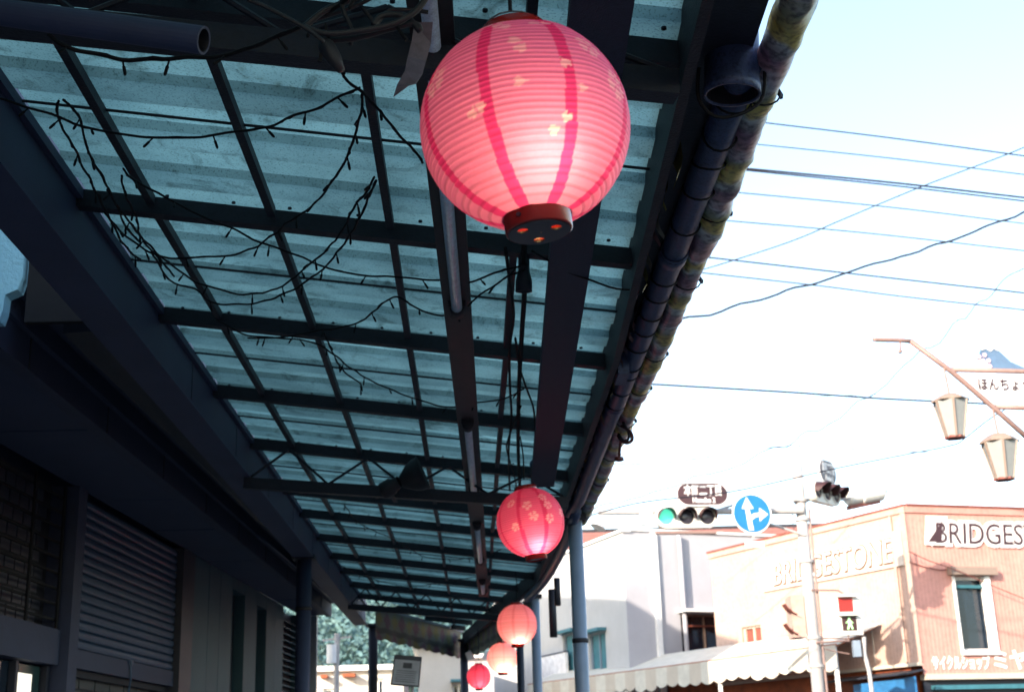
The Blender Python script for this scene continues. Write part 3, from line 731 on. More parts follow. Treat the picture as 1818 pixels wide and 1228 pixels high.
# ================================================================== lanterns
def sakura(dx, dy, rad, rot, petals=range(5)):
    r = math.hypot(dx, dy)
    if r > rad or r < rad * .06: return False
    a = (math.atan2(dy, dx) - rot) % (2 * math.pi)
    k = int(a / (2 * math.pi / 5)); la = a - (k + .5) * 2 * math.pi / 5
    if k not in petals: return False
    t = r / rad
    half = .52 * math.sin(min(1, t * 1.15) * math.pi * .62) * (1 if t < .9 else 1)
    if abs(la) > half * .98: return False
    if t > .80 and abs(la) < (t - .80) * .9: return False
    return abs(la) * t < .40 * math.sqrt(max(0, 1 - ((t - .55) / .47) ** 2)) + .02
def lantern(c, D, label, nv, nu, base, stripe, flower, motifs, ribs, power, roll=0.0, tall=1.0, hook=None, bulb_h=-.28, bulb_y=.3, lampcol=(1.0, .81, .26), capm='redcap'):
    c = Vector(c); R_ = D / 2
    root = thing('paper_lantern', c, label, 'lantern', 'pink cherry blossom lanterns hanging along the canopy edge')
    mb = MB(); cols = []
    capr = .30; lim = math.asin(math.sqrt(1 - capr ** 2)) 
    for i in range(nv + 1):
        t = -lim + 2 * lim * i / nv
        z = math.sin(t) * R_ * .985 * tall; rr = math.cos(t) ** .94 * R_
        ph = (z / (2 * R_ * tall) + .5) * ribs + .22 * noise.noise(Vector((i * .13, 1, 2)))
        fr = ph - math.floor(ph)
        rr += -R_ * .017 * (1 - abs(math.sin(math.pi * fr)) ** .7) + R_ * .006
        for j in range(nu):
            a = 2 * math.pi * j / nu
            dn = noise.noise(Vector((math.cos(a) * 1.6, math.sin(a) * 1.6, z * 5 / R_ * .3))) * .012 + noise.noise(Vector((math.cos(a) * 7, math.sin(a) * 7, z * 22 / R_ * .3))) * .0035
            rq = rr * (1 + dn); zq = z + R_ * .012 * noise.noise(Vector((math.cos(a) * 2, math.sin(a) * 2, z * 3)))
            mb.v.append(c + Vector((rq * math.cos(a), rq * math.sin(a), zq)))
            col = base
            aa = (a + roll) % (math.pi / 4); dd = min(aa, math.pi / 4 - aa)
            if dd * max(.38, math.cos(t)) < .058 and dd < .15: col = stripe
            zn = z / (R_ * tall)
            for (ma, mz, mr, mrot, pet) in motifs:
                da = (a - ma + math.pi) % (2 * math.pi) - math.pi
                dx = da * math.cos(t); dy = t - math.asin(max(-1, min(1, mz)))
                if abs(dx) < mr and abs(dy) < mr and sakura(dx, dy, mr, mrot, pet): col = flower
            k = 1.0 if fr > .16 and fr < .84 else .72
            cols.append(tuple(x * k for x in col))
    for i in range(nv):
        for j in range(nu):
            a = i * nu + j; b = i * nu + (j + 1) % nu
            mb.f.append((a, b, b + nu, a + nu))
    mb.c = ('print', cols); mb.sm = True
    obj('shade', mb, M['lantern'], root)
    rc = capr * R_; zb = -math.sin(lim) * R_ * .985 * tall
    seg = 40 if D > .48 else 20
    # base ring with three vent holes
    rb_ = MB(); rb_.lathe(c + Vector((0, 0, zb - rc * .50)), [(rc * .93, .01), (rc * 1.0, 0), (rc * 1.06, rc * .06), (rc * 1.06, rc * .48), (rc * 1.09, rc * .52), (rc * 1.09, rc * .58), (rc * .96, rc * .60), (rc * .93, rc * .5), (rc * .93, .01)], seg); rb_.sm = True
    ring = obj('base_ring', rb_, M[capm], root)
    if D > .48:
        cu = bpy.data.curves.new('d', 'CURVE'); cu.dimensions = '2D'; cu.fill_mode = 'BOTH'; cu.extrude = .002
        def circ(x, y, r, n):
            s = cu.splines.new('POLY'); s.points.add(n - 1)
            for k in range(n): s.points[k].co = (x + r * math.cos(2 * math.pi * k / n), y + r * math.sin(2 * math.pi * k / n), 0, 1)
            s.use_cyclic_u = True
        circ(0, 0, rc * .97, 48)
        for aa in (.35, .35 + 2.09, .35 + 4.19): circ(rc * .60 * math.cos(aa - .9), rc * .60 * math.sin(aa - .9), rc * .18, 20)
        circ(rc * .06, 0, rc * .03, 8)
        oo = bpy.data.objects.new('d', cu); COL.objects.link(oo)
        dg = bpy.context.evaluated_depsgraph_get(); dg.update(); me = bpy.data.meshes.new_from_object(oo.evaluated_get(dg))
        dm = MB(); dm.add([v.co + c + Vector((0, 0, zb - rc * .485)) for v in me.vertices], [tuple(p.vertices) for p in me.polygons])
        bpy.data.objects.remove(oo)
        obj('base_disc', dm, M['darkcap'], ring)
        sc = MB(); sc.lathe(c + Vector((-rc * .62, -rc * .87, zb - rc * .2)), [(0, .006), (.005, .006), (.005, 0)], 10, axis=(-.6, -.87, 0)); obj('screw', sc, M['darkcap'], ring)
    else:
        dm = MB(); dm.lathe(c + Vector((0, 0, zb - rc * .40)), [(0, 0), (rc * .94, 0), (rc * .94, .004), (0, .004)], seg); obj('base_disc', dm, M['redcap'], ring)
    tr_ = MB(); tr_.lathe(c + Vector((0, 0, -zb - rc * .10)), [(rc * 1.0, 0), (rc * 1.10, 0), (rc * 1.14, rc * .15), (rc * 1.10, rc * .46), (rc * 1.0, rc * .5), (rc * .96, rc * .46), (rc * .96, 0)], seg); tr_.sm = True
    top = obj('top_ring', tr_, M['redcap'], root)
    dm = MB(); dm.lathe(c + Vector((0, 0, -zb + rc * .30)), [(0, 0), (rc * .97, 0), (rc * .97, .004), (0, .004)], seg); obj('top_disc', dm, M['darkcap'], top)
    # bulb and its light
    bz = c + Vector((R_ * .08, -R_ * bulb_y, bulb_h * R_))
    bb = MB(); bb.lathe(bz, [(0, -.03), (.018, -.024), (.026, -.006), (.024, .012), (.014, .03), (.013, .06), (0, .06)], 14); bb.sm = True
    bo_ = obj('bulb', bb, M['bulbglow'], root)
    stem = MB(); stem.tube([bz + Vector((0, 0, .058)), Vector((c.x, c.y, c.z - zb + rc * .3))], .006, 6); obj('lamp_stem', stem, M['darkcap'], root)
    L = bpy.data.lights.new('lantern_bulb_light', 'POINT'); L.energy = power; L.color = lampcol; L.shadow_soft_size = .045
    lo = bpy.data.objects.new('lantern_bulb_light', L); COL.objects.link(lo); lo.parent = root; lo.location = bz - Vector((0, .02, .045)) - c
    # bail wire and cord to the roof
    top_z = -zb + rc * .30
    bw = MB()
    pts = [c + Vector((rc * math.cos(k / 8 * math.pi), 0, top_z + rc * .8 * math.sin(k / 8 * math.pi))) for k in range(9)]
    bw.tube(pts, .0022, 6); obj('bail_wire', bw, M['darkcap'], root)
    hk = hook or (c + Vector((0, 0, .5)))
    cd = MB(); cd.tube(smooth_path([c + Vector((0, 0, top_z + rc * .8)), (c + Vector((0, 0, top_z + rc)) + Vector(hk)) / 2 + Vector((.01, 0, 0)), hk]), .005, 6); obj('cord', cd, M['wire'], root)
    return root
M['bulbglow'] = emit('bulb_glow', (1.0, .72, .40), 4.0)
PINK = (.50, .092, .33); STR = (.42, .014, .15); FLO = (.55, .225, .44)
c1 = onp(933, 226, (0, 2.83, 0), Vector((0, 1, 0)))
# angle of the side of the lantern that faces the camera
def face(c): return math.atan2(EYE.y - c.y, EYE.x - c.x)
A1 = face(c1)
def mot(A, lst): return [(A + da, dz, r, rot, pet) for da, dz, r, rot, pet in lst]
F5 = range(5)
L1M = mot(A1, [(-.42, .86, .17, .3, F5), (-.95, .62, .07, 1.2, [1]), (-.27, .66, .16, .8, [0, 4]), (.33, .66, .15, .4, [0, 1]), (.78, .42, .15, .5, F5), (-.98, .30, .17, 0, F5),
               (.07, .40, .17, 2.2, [0, 1]), (.36, .22, .15, 4.6, [0]), (-.5, -.15, .14, 5, [0, 4]), (.05, -.05, .15, 2.5, [0]), (.62, -.1, .12, 2.6, [0]), (1.05, .08, .17, .3, F5), (.33, -.45, .14, 3.0, [0, 3]),
               (1.9, .4, .17, .3, F5), (2.6, -.2, .16, 1, F5), (-1.9, -.3, .16, .3, F5), (-2.4, .4, .17, 2, F5)])
la = lantern(c1, .495, 'largest nearest pink lantern with cherry blossom print and three glowing holes in its base', 210, 360, PINK, STR, FLO, L1M, 37, 1.35, roll=-A1 + .36, tall=1.0, hook=c1 + Vector((.0, .0, .62)), bulb_h=-.28, bulb_y=.40)
la.rotation_euler = (0, -.085, 0)
c2 = onp(942, 927, (0, 8.74, 0), Vector((0, 1, 0)))
A2 = face(c2)
R5 = [(-.05, .35, .15, .3, F5), (.55, .55, .14, .9, F5), (.62, .30, .15, .1, F5), (.10, .02, .15, .7, F5), (.6, -.1, .15, .2, F5), (-.6, .5, .14, 1, F5), (-.5, -.2, .14, 1.4, F5), (1.2, .1, .15, .2, F5), (2.4, .2, .15, 1, F5)]
la = lantern(c2, .45, 'second lantern from the front, bright red pink with blossoms, before the canopy column', 130, 130, (.56, .058, .19), (.44, .016, .10), (.62, .24, .36), mot(A2, R5), 34, 1.5, roll=-A2 + .33, tall=1.04, hook=(c2.x + .02, c2.y, 3.70), bulb_h=-.42, bulb_y=.35, lampcol=(1.0, .72, .36))
la.rotation_euler = (0, -.12, 0)
c3 = onp(918, 1108, (0, 15.34, 0), Vector((0, 1, 0)))
lantern(c3, .455, 'third lantern from the front, pale salmon pink with a glowing yellow bottom', 90, 96, (.54, .16, .26), (.46, .11, .19), (.88, .42, .40), [], 30, 3.4, roll=1.0, tall=1.03, hook=(c3.x, c3.y, 3.68), bulb_h=-.60, lampcol=(1.0, .72, .36))
c4 = onp(892, 1167, (0, 20.0, 0), Vector((0, 1, 0)))
lantern(c4, .45, 'fourth lantern from the front, pale peach, partly hidden below the third', 80, 80, (.56, .19, .28), (.50, .14, .21), (.88, .42, .40), [], 30, 4, roll=.7, tall=1.0, hook=(c4.x, c4.y, 3.64), bulb_h=-.35, lampcol=(1.0, .72, .36))
c5 = onp(850, 1200, (0, 21.6, 0), Vector((0, 1, 0)))
lantern(c5, .375, 'farthest and smallest lantern, deep pink, beside the dark corner column', 80, 80, (.62, .04, .14), (.46, .015, .07), (.88, .42, .40), [], 30, 1.2, roll=.3, tall=1.05, hook=(c5.x, c5.y, 3.64), bulb_h=-.2, lampcol=(1.0, .72, .36))
# white paper bows above the last lantern
bw = MB()
for s in (-1, 1):
    c = c5 + Vector((s * .13, 0, .32)); bw.prism([c + Vector((-s * .09, 0, -.05)), c + Vector((s * .04, 0, -.07)), c + Vector((s * .08, .02, .05)), c + Vector((-s * .0, .01, .09))], (0, .006, 0))
obj('paper_bow', bw, M['white'], label='white paper bow tied above the farthest deep pink lantern', cat='bow')

# ================================================================== end valances (patterned, scalloped)
def valance(p0, p1, h, label, n=64, rows=16, side=0):
    p0 = Vector(p0); p1 = Vector(p1); L_ = (p1 - p0).length; d = (p1 - p0) / L_; nn = Vector((-d.y, d.x, 0))
    mb = MB(); cs = []
    for i in range(n + 1):
        u = i / n * L_
        hh = h + .035 * abs(math.sin(u * math.pi / .38)) 
        for j in range(rows + 1):
            z = -hh * j / rows
            mb.v.append(p0 + d * u + nn * (.02 * math.sin(u * 9) * j / rows) + Vector((0, 0, z)))
            a = (u / .30) % 1 - .5; k = int(u / .30); b = (-z / .30) % 1 - .5; kk = int(-z / .30)
            dia = abs(a) + abs(b)
            if dia < .47: c = (.17, .16, .05) if (k + kk) % 2 == 0 else (.13, .06, .09)
            else: c = (.14, .16, .13)
            if -z > hh * .60 and -z < hh * .78: c = tuple(x * .35 for x in c)
            cs.append(c)
    for i in range(n):
        for j in range(rows):
            a = i * (rows + 1) + j; mb.f.append((a, a + 1, a + rows + 2, a + rows + 1))
    mb.c = ('print', cs); o = obj('patterned_valance', mb, M['valance'], label=label, cat='valance', group='patterned vinyl valances at the canopy end')
    s = o.modifiers.new('thick', 'SOLIDIFY'); s.thickness = .004
ze = 3.70
va = onz(664, 1090, 3.75); vb = onz(822, 1128, 3.62)
valance((-1.50, 20.75, 3.92), (-.22, 24.3, 3.84), .44, 'yellow and purple diamond patterned vinyl valance across the far end of the canopy')
valance((.76, 17.2, 3.62), (-.14, 24.2, 3.72), .36, 'patterned vinyl valance seen from behind on the far right canopy edge')
fb = MB(); fb.beam((-1.55, 20.7, 3.94), (-.2, 24.35, 3.86), .04, .04); obj('valance_rail', fb, M['column'], can)
dr = thing('downpipe', (.86, 17.3, 0), 'dark narrow downpipe and its bent head below the canopy edge behind the near column', 'pipe')
d_ = MB(); dq = [onx(u, v, .98) for u, v in ((998, 1010), (985, 1040), (975, 1050))]
d_.tube(smooth_path([(.90, 11.2, 3.62), (.90, 12.5, 3.58), (.86, 14.6, 3.57), (.80, 15.8, 3.56), (.70, 17.0, 3.56)], 4), .05, 12); obj('pipe_wall', d_, M['pvc'], dr, smooth=True)
d_ = MB(); d_.tube([(.93, 15.6, 3.50), (.93, 15.6, 2.95)], .045, 12); obj('pipe_wall', d_, M['steel2'], dr, smooth=True)
d_ = MB(); d_.tube([(.93, 14.6, 3.5), (.93, 14.6, 3.20)], .035, 12); obj('pipe_wall', d_, M['steel2'], dr, smooth=True)

# ================================================================== left shop building
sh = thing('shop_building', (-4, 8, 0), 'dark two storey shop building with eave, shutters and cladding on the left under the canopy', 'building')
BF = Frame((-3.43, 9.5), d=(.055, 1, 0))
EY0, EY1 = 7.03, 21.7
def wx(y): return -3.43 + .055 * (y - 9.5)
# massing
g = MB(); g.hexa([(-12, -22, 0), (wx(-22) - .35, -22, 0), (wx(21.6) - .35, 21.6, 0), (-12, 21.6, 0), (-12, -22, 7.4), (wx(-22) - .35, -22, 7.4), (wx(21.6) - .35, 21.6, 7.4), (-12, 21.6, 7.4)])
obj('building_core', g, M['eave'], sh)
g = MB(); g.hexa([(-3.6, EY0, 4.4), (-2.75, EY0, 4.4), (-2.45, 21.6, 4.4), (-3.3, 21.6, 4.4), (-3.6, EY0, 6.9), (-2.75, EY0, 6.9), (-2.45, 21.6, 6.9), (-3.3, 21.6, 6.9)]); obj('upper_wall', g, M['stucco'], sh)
tb_ = thing('rear_shade_block', (-7, 19, 7.4), 'unseen block added behind the left shop to cast shade on the pale grey building', 'building')
g = MB(); g.prism([(-3.95, 18.0, 7.45), (-3.95, 18.0, 9.6), (-13, 18.0, 14.4), (-13, 18.0, 7.45)], (0, 3.5, 0)); obj('wall', g, M['white_wall'], tb_)  # unseen mass, sloped top shaped to shadow the grey building
# stucco wall seen through the gap on the far left
g = MB()
g.box(-3.9, -3.3, 1.0, 6.15, 3.95, 6.9)
Y_ = 6.9; g.prism([(x, Y_, z) for x, z in ((-3.9, 3.97), (-2.545, 3.97), (-2.53, 4.03), (-2.525, 4.12), (-2.46, 4.15), (-2.44, 4.22), (-2.44, 4.36), (-2.50, 4.42), (-2.50, 6.9), (-3.9, 6.9))], (0, .10, 0)); obj('stucco_wall', g, M['stucco'], sh, label='bright pale stucco wall')
g = MB(); g.prism([(-2.42, 6.93, 3.97), (-1.935, 6.93, 3.97), (-1.935, 6.93, 4.95), (-2.48, 6.93, 4.95), (-2.48, 6.93, 4.43), (-2.42, 6.93, 4.37)], (0, .05, 0)); obj('eave_end_board', g, M['wire'], sh)
# soffit boards
ys = [EY0, 9.2, 11.2, 11.8, 13.4, 14.1, 15.6, 17.4, 19.5, 21.7]
for a, c in zip(ys[:-1], ys[1:]):
    g = MB(); so_ = lambda y: -2.66 + .027 * (y - 7.5)
    dz = random.uniform(-.003, .003)
    g.hexa([(wx(a), a + .006, 3.93 + dz), (so_(a), a + .006, 3.93 + dz), (so_(c), c - .006, 3.93 + dz), (wx(c), c - .006, 3.93 + dz), (wx(a), a + .006, 4.0), (so_(a), a + .006, 4.0), (so_(c), c - .006, 4.0), (wx(c), c - .006, 4.0)])
    obj('soffit_board', g, M['soffit'], sh)
# stepped eave fascia
def ext(prof0, prof1, ya, yb, name, m):
    n = len(prof0); g = MB()
    g.add([(x, ya, z) for x, z in prof0] + [(x, yb, z) for x, z in prof1], [tuple(range(n - 1, -1, -1)), tuple(range(n, 2 * n))] + [(i, (i + 1) % n, n + (i + 1) % n, n + i) for i in range(n)])
    return obj(name, g, M[m], sh)
ext([(-2.72, 3.90), (-2.62, 3.90), (-2.62, 4.10), (-2.58, 4.10), (-2.58, 4.23), (-2.72, 4.23)], [(-2.36, 3.90), (-2.27, 3.90), (-2.27, 4.10), (-2.23, 4.10), (-2.23, 4.23), (-2.36, 4.23)], EY0, 21.65, 'eave_fascia', 'eave')
ext([(-2.74, 4.235), (-2.26, 4.235), (-2.26, 4.5), (-2.74, 4.5)], [(-2.5, 4.235), (-1.96, 4.235), (-1.96, 4.5), (-2.5, 4.5)], EY0 + .1, 21.6, 'eave_board', 'eave')
ext([(-2.46, 4.19), (-2.38, 4.19), (-2.38, 4.23), (-2.46, 4.23)], [(-2.14, 4.19), (-2.06, 4.19), (-2.06, 4.23), (-2.14, 4.23)], EY0 + .05, 21.6, 'eave_moulding', 'soffit')
ext([(-2.30, 4.0), (-1.93, 4.02), (-1.93, 4.4), (-2.30, 4.4)], [(-1.98, 4.0), (-1.93, 4.02), (-1.93, 4.4), (-1.98, 4.4)], EY0 + .2, 21.6, 'gutter_board', 'steel')
g = MB(); g.tube(smooth_path([(-2.60, 7.2, 4.12), (-2.50, 12, 4.12), (-2.30, 18, 4.12), (-2.24, 21.5, 4.12)], 5), .013, 8); obj('conduit', g, M['pvc'], sh)
for k in range(9):
    y = 7.6 + k * 1.6; x = -2.62 + (y - 7.03) * .0239
    g = MB(); g.box(x - .012, x + .006, y, y + .008, 3.905, 4.095); obj('fascia_joint', g, M['black'], sh)
    g = MB(); g.box(-1.7235, -1.7215, y + .4, y + .408, 3.79, 4.04); obj('beam_joint', g, M['black'], can)
# front wall pieces
WU = lambda y: (y - 9.5) / BF.d.y
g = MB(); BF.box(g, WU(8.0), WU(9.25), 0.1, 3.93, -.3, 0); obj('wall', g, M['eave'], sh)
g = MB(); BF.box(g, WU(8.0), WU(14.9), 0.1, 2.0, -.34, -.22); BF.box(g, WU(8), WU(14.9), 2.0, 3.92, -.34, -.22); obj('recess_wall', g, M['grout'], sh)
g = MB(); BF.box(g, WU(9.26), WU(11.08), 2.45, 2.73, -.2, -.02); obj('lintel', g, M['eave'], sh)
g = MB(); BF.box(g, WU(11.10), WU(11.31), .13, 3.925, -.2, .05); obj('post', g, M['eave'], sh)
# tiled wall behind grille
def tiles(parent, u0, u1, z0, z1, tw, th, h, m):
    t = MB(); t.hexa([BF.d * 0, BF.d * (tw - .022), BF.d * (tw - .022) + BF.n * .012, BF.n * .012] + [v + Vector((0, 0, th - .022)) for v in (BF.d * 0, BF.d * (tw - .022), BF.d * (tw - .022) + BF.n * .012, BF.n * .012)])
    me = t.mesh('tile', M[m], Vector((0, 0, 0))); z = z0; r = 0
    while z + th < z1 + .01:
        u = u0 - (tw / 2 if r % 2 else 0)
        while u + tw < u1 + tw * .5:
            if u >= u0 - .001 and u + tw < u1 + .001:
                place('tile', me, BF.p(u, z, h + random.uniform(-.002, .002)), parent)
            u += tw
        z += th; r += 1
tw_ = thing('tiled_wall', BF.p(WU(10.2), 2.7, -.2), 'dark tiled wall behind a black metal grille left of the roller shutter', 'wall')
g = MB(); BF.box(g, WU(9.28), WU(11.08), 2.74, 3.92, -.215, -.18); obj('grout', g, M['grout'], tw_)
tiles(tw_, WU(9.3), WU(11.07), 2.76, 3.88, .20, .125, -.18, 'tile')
gr = thing('window_grille', BF.p(WU(10.2), 2.7, -.05), 'black metal window grille in front of the tiled wall left of the shutter', 'grille')
for k in range(9):
    g = MB(); z = 2.80 + k * .125; BF.box(g, WU(9.26), WU(11.09), z, z + .018, -.07, -.05); obj('bar', g, M['wire'], gr)
for y in (9.4, 10.35, 11.0):
    g = MB(); BF.box(g, WU(y), WU(y + .035), 2.74, 3.9, -.048, -.03); obj('bar', g, M['wire'], gr)
# roller shutter with slats
rs = thing('roller_shutter', BF.p(WU(12.9), 2.4, 0), 'grey metal roller shutter half lowered in the left shop front', 'shutter')
zs_ = 2.62; k = 0
sl = MB()
L_ = WU(14.48) - WU(11.36)
prof = [(-.012, 0), (.006, .008), (.014, .03), (.012, .058), (0, .074), (-.012, .078)]
vs = []
for (h, z) in prof: vs += [BF.n * h + Vector((0, 0, z)), BF.n * h + Vector((0, 0, z)) + BF.d * L_]
sl.add(vs, [(i * 2, i * 2 + 1, i * 2 + 3, i * 2 + 2) for i in range(len(prof) - 1)])
me = sl.mesh('slat', M['shutter'], Vector((0, 0, 0)))
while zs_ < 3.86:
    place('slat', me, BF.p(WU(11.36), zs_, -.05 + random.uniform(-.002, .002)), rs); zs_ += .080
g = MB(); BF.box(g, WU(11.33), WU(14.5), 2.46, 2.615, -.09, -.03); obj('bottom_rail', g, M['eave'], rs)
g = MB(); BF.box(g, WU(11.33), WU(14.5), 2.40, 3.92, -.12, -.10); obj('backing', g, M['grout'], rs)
hq = BF.px(231, 1185, -.02)
g = MB(); g.tube([BF.p(hq[0], hq[1] + .03, -.02), BF.p(hq[0], hq[1] - .10, -.01), BF.p(hq[0] - .05, hq[1] - .26, -.01)], .01, 6); g.lathe(BF.p(hq[0], hq[1] + .03, -.02), [(0, 0), (.03, .0), (.03, .04), (0, .04)], 10); obj('pull_handle', g, M['shutter'], rs)
g = MB(); BF.box(g, WU(14.5), WU(14.98), .13, 3.92, -.2, .03); obj('jamb', g, M['darkframe'], sh)
# brick infill below shutter
bw_ = thing('brick_infill', BF.p(WU(12.9), 1.6, -.2), 'dark green grey block wall visible under the roller shutter', 'wall')
g = MB(); BF.box(g, WU(11.35), WU(14.5), 1.5, 2.6, -.215, -.18); obj('grout', g, M['grout'], bw_)
tiles(bw_, WU(11.4), WU(14.45), 1.62, 2.55, .42, .14, -.18, 'block')
# glazed door at bottom left
dw = thing('shop_door', BF.p(WU(10), .13, -.1), 'dark glazed shop door with a glowing plate put in as a bright patch at the bottom left corner', 'door')
g = MB(); BF.box(g, WU(9.3), WU(11.08), 1.0, 2.44, -.16, -.14); obj('pane', g, M['glass'], dw)
g = MB(); BF.box(g, WU(10.52), WU(10.95), 1.0, 2.43, -.135, -.12); obj('green_pane', g, M['greenglass'], dw)
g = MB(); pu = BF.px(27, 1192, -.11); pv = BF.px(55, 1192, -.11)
BF.box(g, pu[0], pv[0], 1.2, pu[1], -.12, -.10); obj('glow_plate', g, M['glowplate'], dw)  # emissive plate put in for a bright patch on the glass
for y in (9.3, 10.36, 11.0):
    g = MB(); BF.box(g, WU(y), WU(y + .05), .2, 2.44, -.135, -.08); obj('frame_bar', g, M['darkframe'], dw)
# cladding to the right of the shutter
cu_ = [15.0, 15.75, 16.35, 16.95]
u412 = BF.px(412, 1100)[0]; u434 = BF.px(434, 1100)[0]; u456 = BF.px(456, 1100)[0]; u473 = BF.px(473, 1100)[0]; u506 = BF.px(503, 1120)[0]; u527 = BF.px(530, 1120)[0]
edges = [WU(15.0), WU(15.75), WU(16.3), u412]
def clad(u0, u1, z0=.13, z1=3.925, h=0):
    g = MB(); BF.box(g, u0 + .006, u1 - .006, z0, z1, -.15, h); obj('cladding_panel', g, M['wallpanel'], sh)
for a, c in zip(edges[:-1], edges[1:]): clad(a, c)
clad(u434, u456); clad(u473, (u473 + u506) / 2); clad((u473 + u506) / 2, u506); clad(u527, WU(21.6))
clad(u412, u434, 3.78); clad(u456, u473, 3.74)
for a, c in ((u412, u434), (u456, u473)):
    g = MB(); BF.box(g, a, c, .13, 3.8, -.20, -.14); obj('window_strip', g, M['darkframe'], sh)
g = MB(); BF.box(g, u506, u527, .13, 3.90, -.2, -.12); obj('louvre_back', g, M['darkframe'], sh)
lv = MB(); wd_ = u527 - u506
lv.hexa([Vector((0, 0, 0)), BF.d * wd_, BF.d * wd_ + BF.n * .09 - Vector((0, 0, .03)), BF.n * .09 - Vector((0, 0, .03)), Vector((0, 0, .02)), BF.d * wd_ + Vector((0, 0, .02)), BF.d * wd_ + BF.n * .09 - Vector((0, 0, .01)), BF.n * .09 - Vector((0, 0, .01))])
lme = lv.mesh('louvre_slat', M['wallpanel'], Vector((0, 0, 0)))
for k in range(30): place('louvre_slat', lme, BF.p(u506, 1.0 + k * .095, -.11), sh)
# end wall of the building catching the light
g = MB(); e = ony(566, 1120, 21.9); g.box(wx(21.6) - .3, e.x, 21.62, 21.75, .13, 3.92); obj('end_pier', g, M['column'], sh)

# ================================================================== background: shop with tyre maker's name
CQ = ony(1622, 1048, 25)
LF = Frame(CQ, -27); RF = Frame(CQ, 74)
cy = thing('corner_shop', CQ - Vector((0, 0, CQ.z)), 'two storey corner shop with apricot and salmon ribbed siding and tyre lettering across the junction', 'building')
ZT, ZB = 6.04, 2.90
# left (sunny) face with a small window, right face with tall windows
W1 = (*sorted((LF.px(1318, 1130)[0], LF.px(1352, 1130)[0])), 3.72, 4.26)
g = MB(); LF.wall(g, None, None, 0, 6.2, 3.12, ZT - .12, [W1], .16); g.uv = LF.uv(); obj('left_wall', g, M['apricot'], cy)
LF.window(cy, *W1, .14, .04, 2, 'canvas2', 'trimred')
wu0, wu1 = RF.px(1700, 1090)[0], RF.px(1762, 1090)[0]
W2 = (wu0 + .02, wu0 + .78, 3.30, 4.72); W3 = (wu0 + 1.95, wu0 + 2.75, 3.30, 4.72)
g = MB(); RF.wall(g, None, None, 0, 7.5, ZB, ZT - .12, [W2, W3], .2); g.uv = RF.uv(); obj('right_wall', g, M['salmon'], cy)
for W_ in (W2, W3):
    wo = RF.window(cy, *W_, .19, .06, 1, 'white', 'glass')
    g = MB(); RF.box(g, W_[1] - .10, W_[1] + .02, W_[2], W_[3], -.08, .05); RF.box(g, W_[0] - .05, W_[0] + .0, W_[2], W_[3], -.08, .03); RF.box(g, W_[0] - .05, W_[1] + .02, W_[2] - .06, W_[2] - .001, -.08, .07); obj('frame', g, M['white'], wo)
    g = MB(); RF.box(g, W_[0], W_[1] - .1, W_[3] - .22, W_[3] - .16, -.10, -.06); obj('rail', g, M['blue_hood'], wo)
    g = MB(); RF.box(g, W_[0] - .14, W_[1] + .14, W_[3] + .01, W_[3] + .16, 0.003, .16); obj('window_hood', g, M['lampcream'], wo)
# body of the building behind the faces
g = MB()
a = LF.p(6.2, 0) ; b = RF.p(7.5, 0)
poly = [LF.p(.05, 0, -.23), a - LF.n * .23, a - LF.n * .23 + Vector((9, 5, 0)), b - RF.n * .23 + Vector((0, 8, 0)), b - RF.n * .23]
ins = Vector((CQ.x, CQ.y, 0)) + (-LF.n - RF.n).normalized() * .34
poly[0] = ins
g.prism([p + Vector((0, 0, .01)) for p in poly], (0, 0, ZT - .14)); obj('building_core', g, M['rust'], cy)
g = MB(); LF.box(g, -.03, 6.25, ZT - .12, ZT, -.3, .04); obj('parapet_trim', g, M['apricot'], cy)
g = MB(); RF.box(g, .04, 7.5, ZT - .12, ZT + .01, -.3, .035); obj('parapet_trim', g, M['salmon'], cy)
g = MB(); LF.box(g, -.03, 6.25, ZT, ZT + .04, -.3, .06); RF.box(g, .03, 7.5, ZT + .012, ZT + .05, -.3, .06); obj('roof_capping', g, M['trimred'], cy)
g = MB(); LF.box(g, -.02, .10, 3.12, ZT - .121, .0, .03); obj('corner_trim', g, M['apricot'], cy)
g = MB(); LF.box(g, -.0, 6.2, 3.06, 3.119, -.2, .10); RF.box(g, .05, 7.5, ZB - .10, ZB, -.2, .05); obj('sill_band', g, M['canvas2'], cy)
g = MB(); RF.box(g, .05, 7.5, .1, ZB - .121, -.15, -.1); obj('shop_front', g, M['darkframe'], cy)
g = MB(); RF.box(g, .2, 7.5, ZB - .28, ZB - .2, -.1, .02); obj('shop_front_rail', g, M['blue_hood'], cy)
# left face: white sign board; brown letter edge painted as a shadow outline
sg = MB(); LF.box(sg, .12, 4.35, 4.93, 5.60, .003, .05); so1 = obj('sign_board', sg, M['boardpale'], cy)
tx_ = MB(); put_text(tx_, LF, 3.98, 5.02, .056, 'BRIDGESTONE', .66, right=-1, width=3.65, ext=.006, bold=.024, shear=.12); obj('letter_edge', tx_, M['lettershade'], so1)
tx_ = MB(); put_text(tx_, LF, 3.985, 5.03, .070, 'BRIDGESTONE', .65, right=-1, width=3.63, ext=.006, bold=-.006, shear=.12); obj('lettering', tx_, M['letterwhite'], so1)
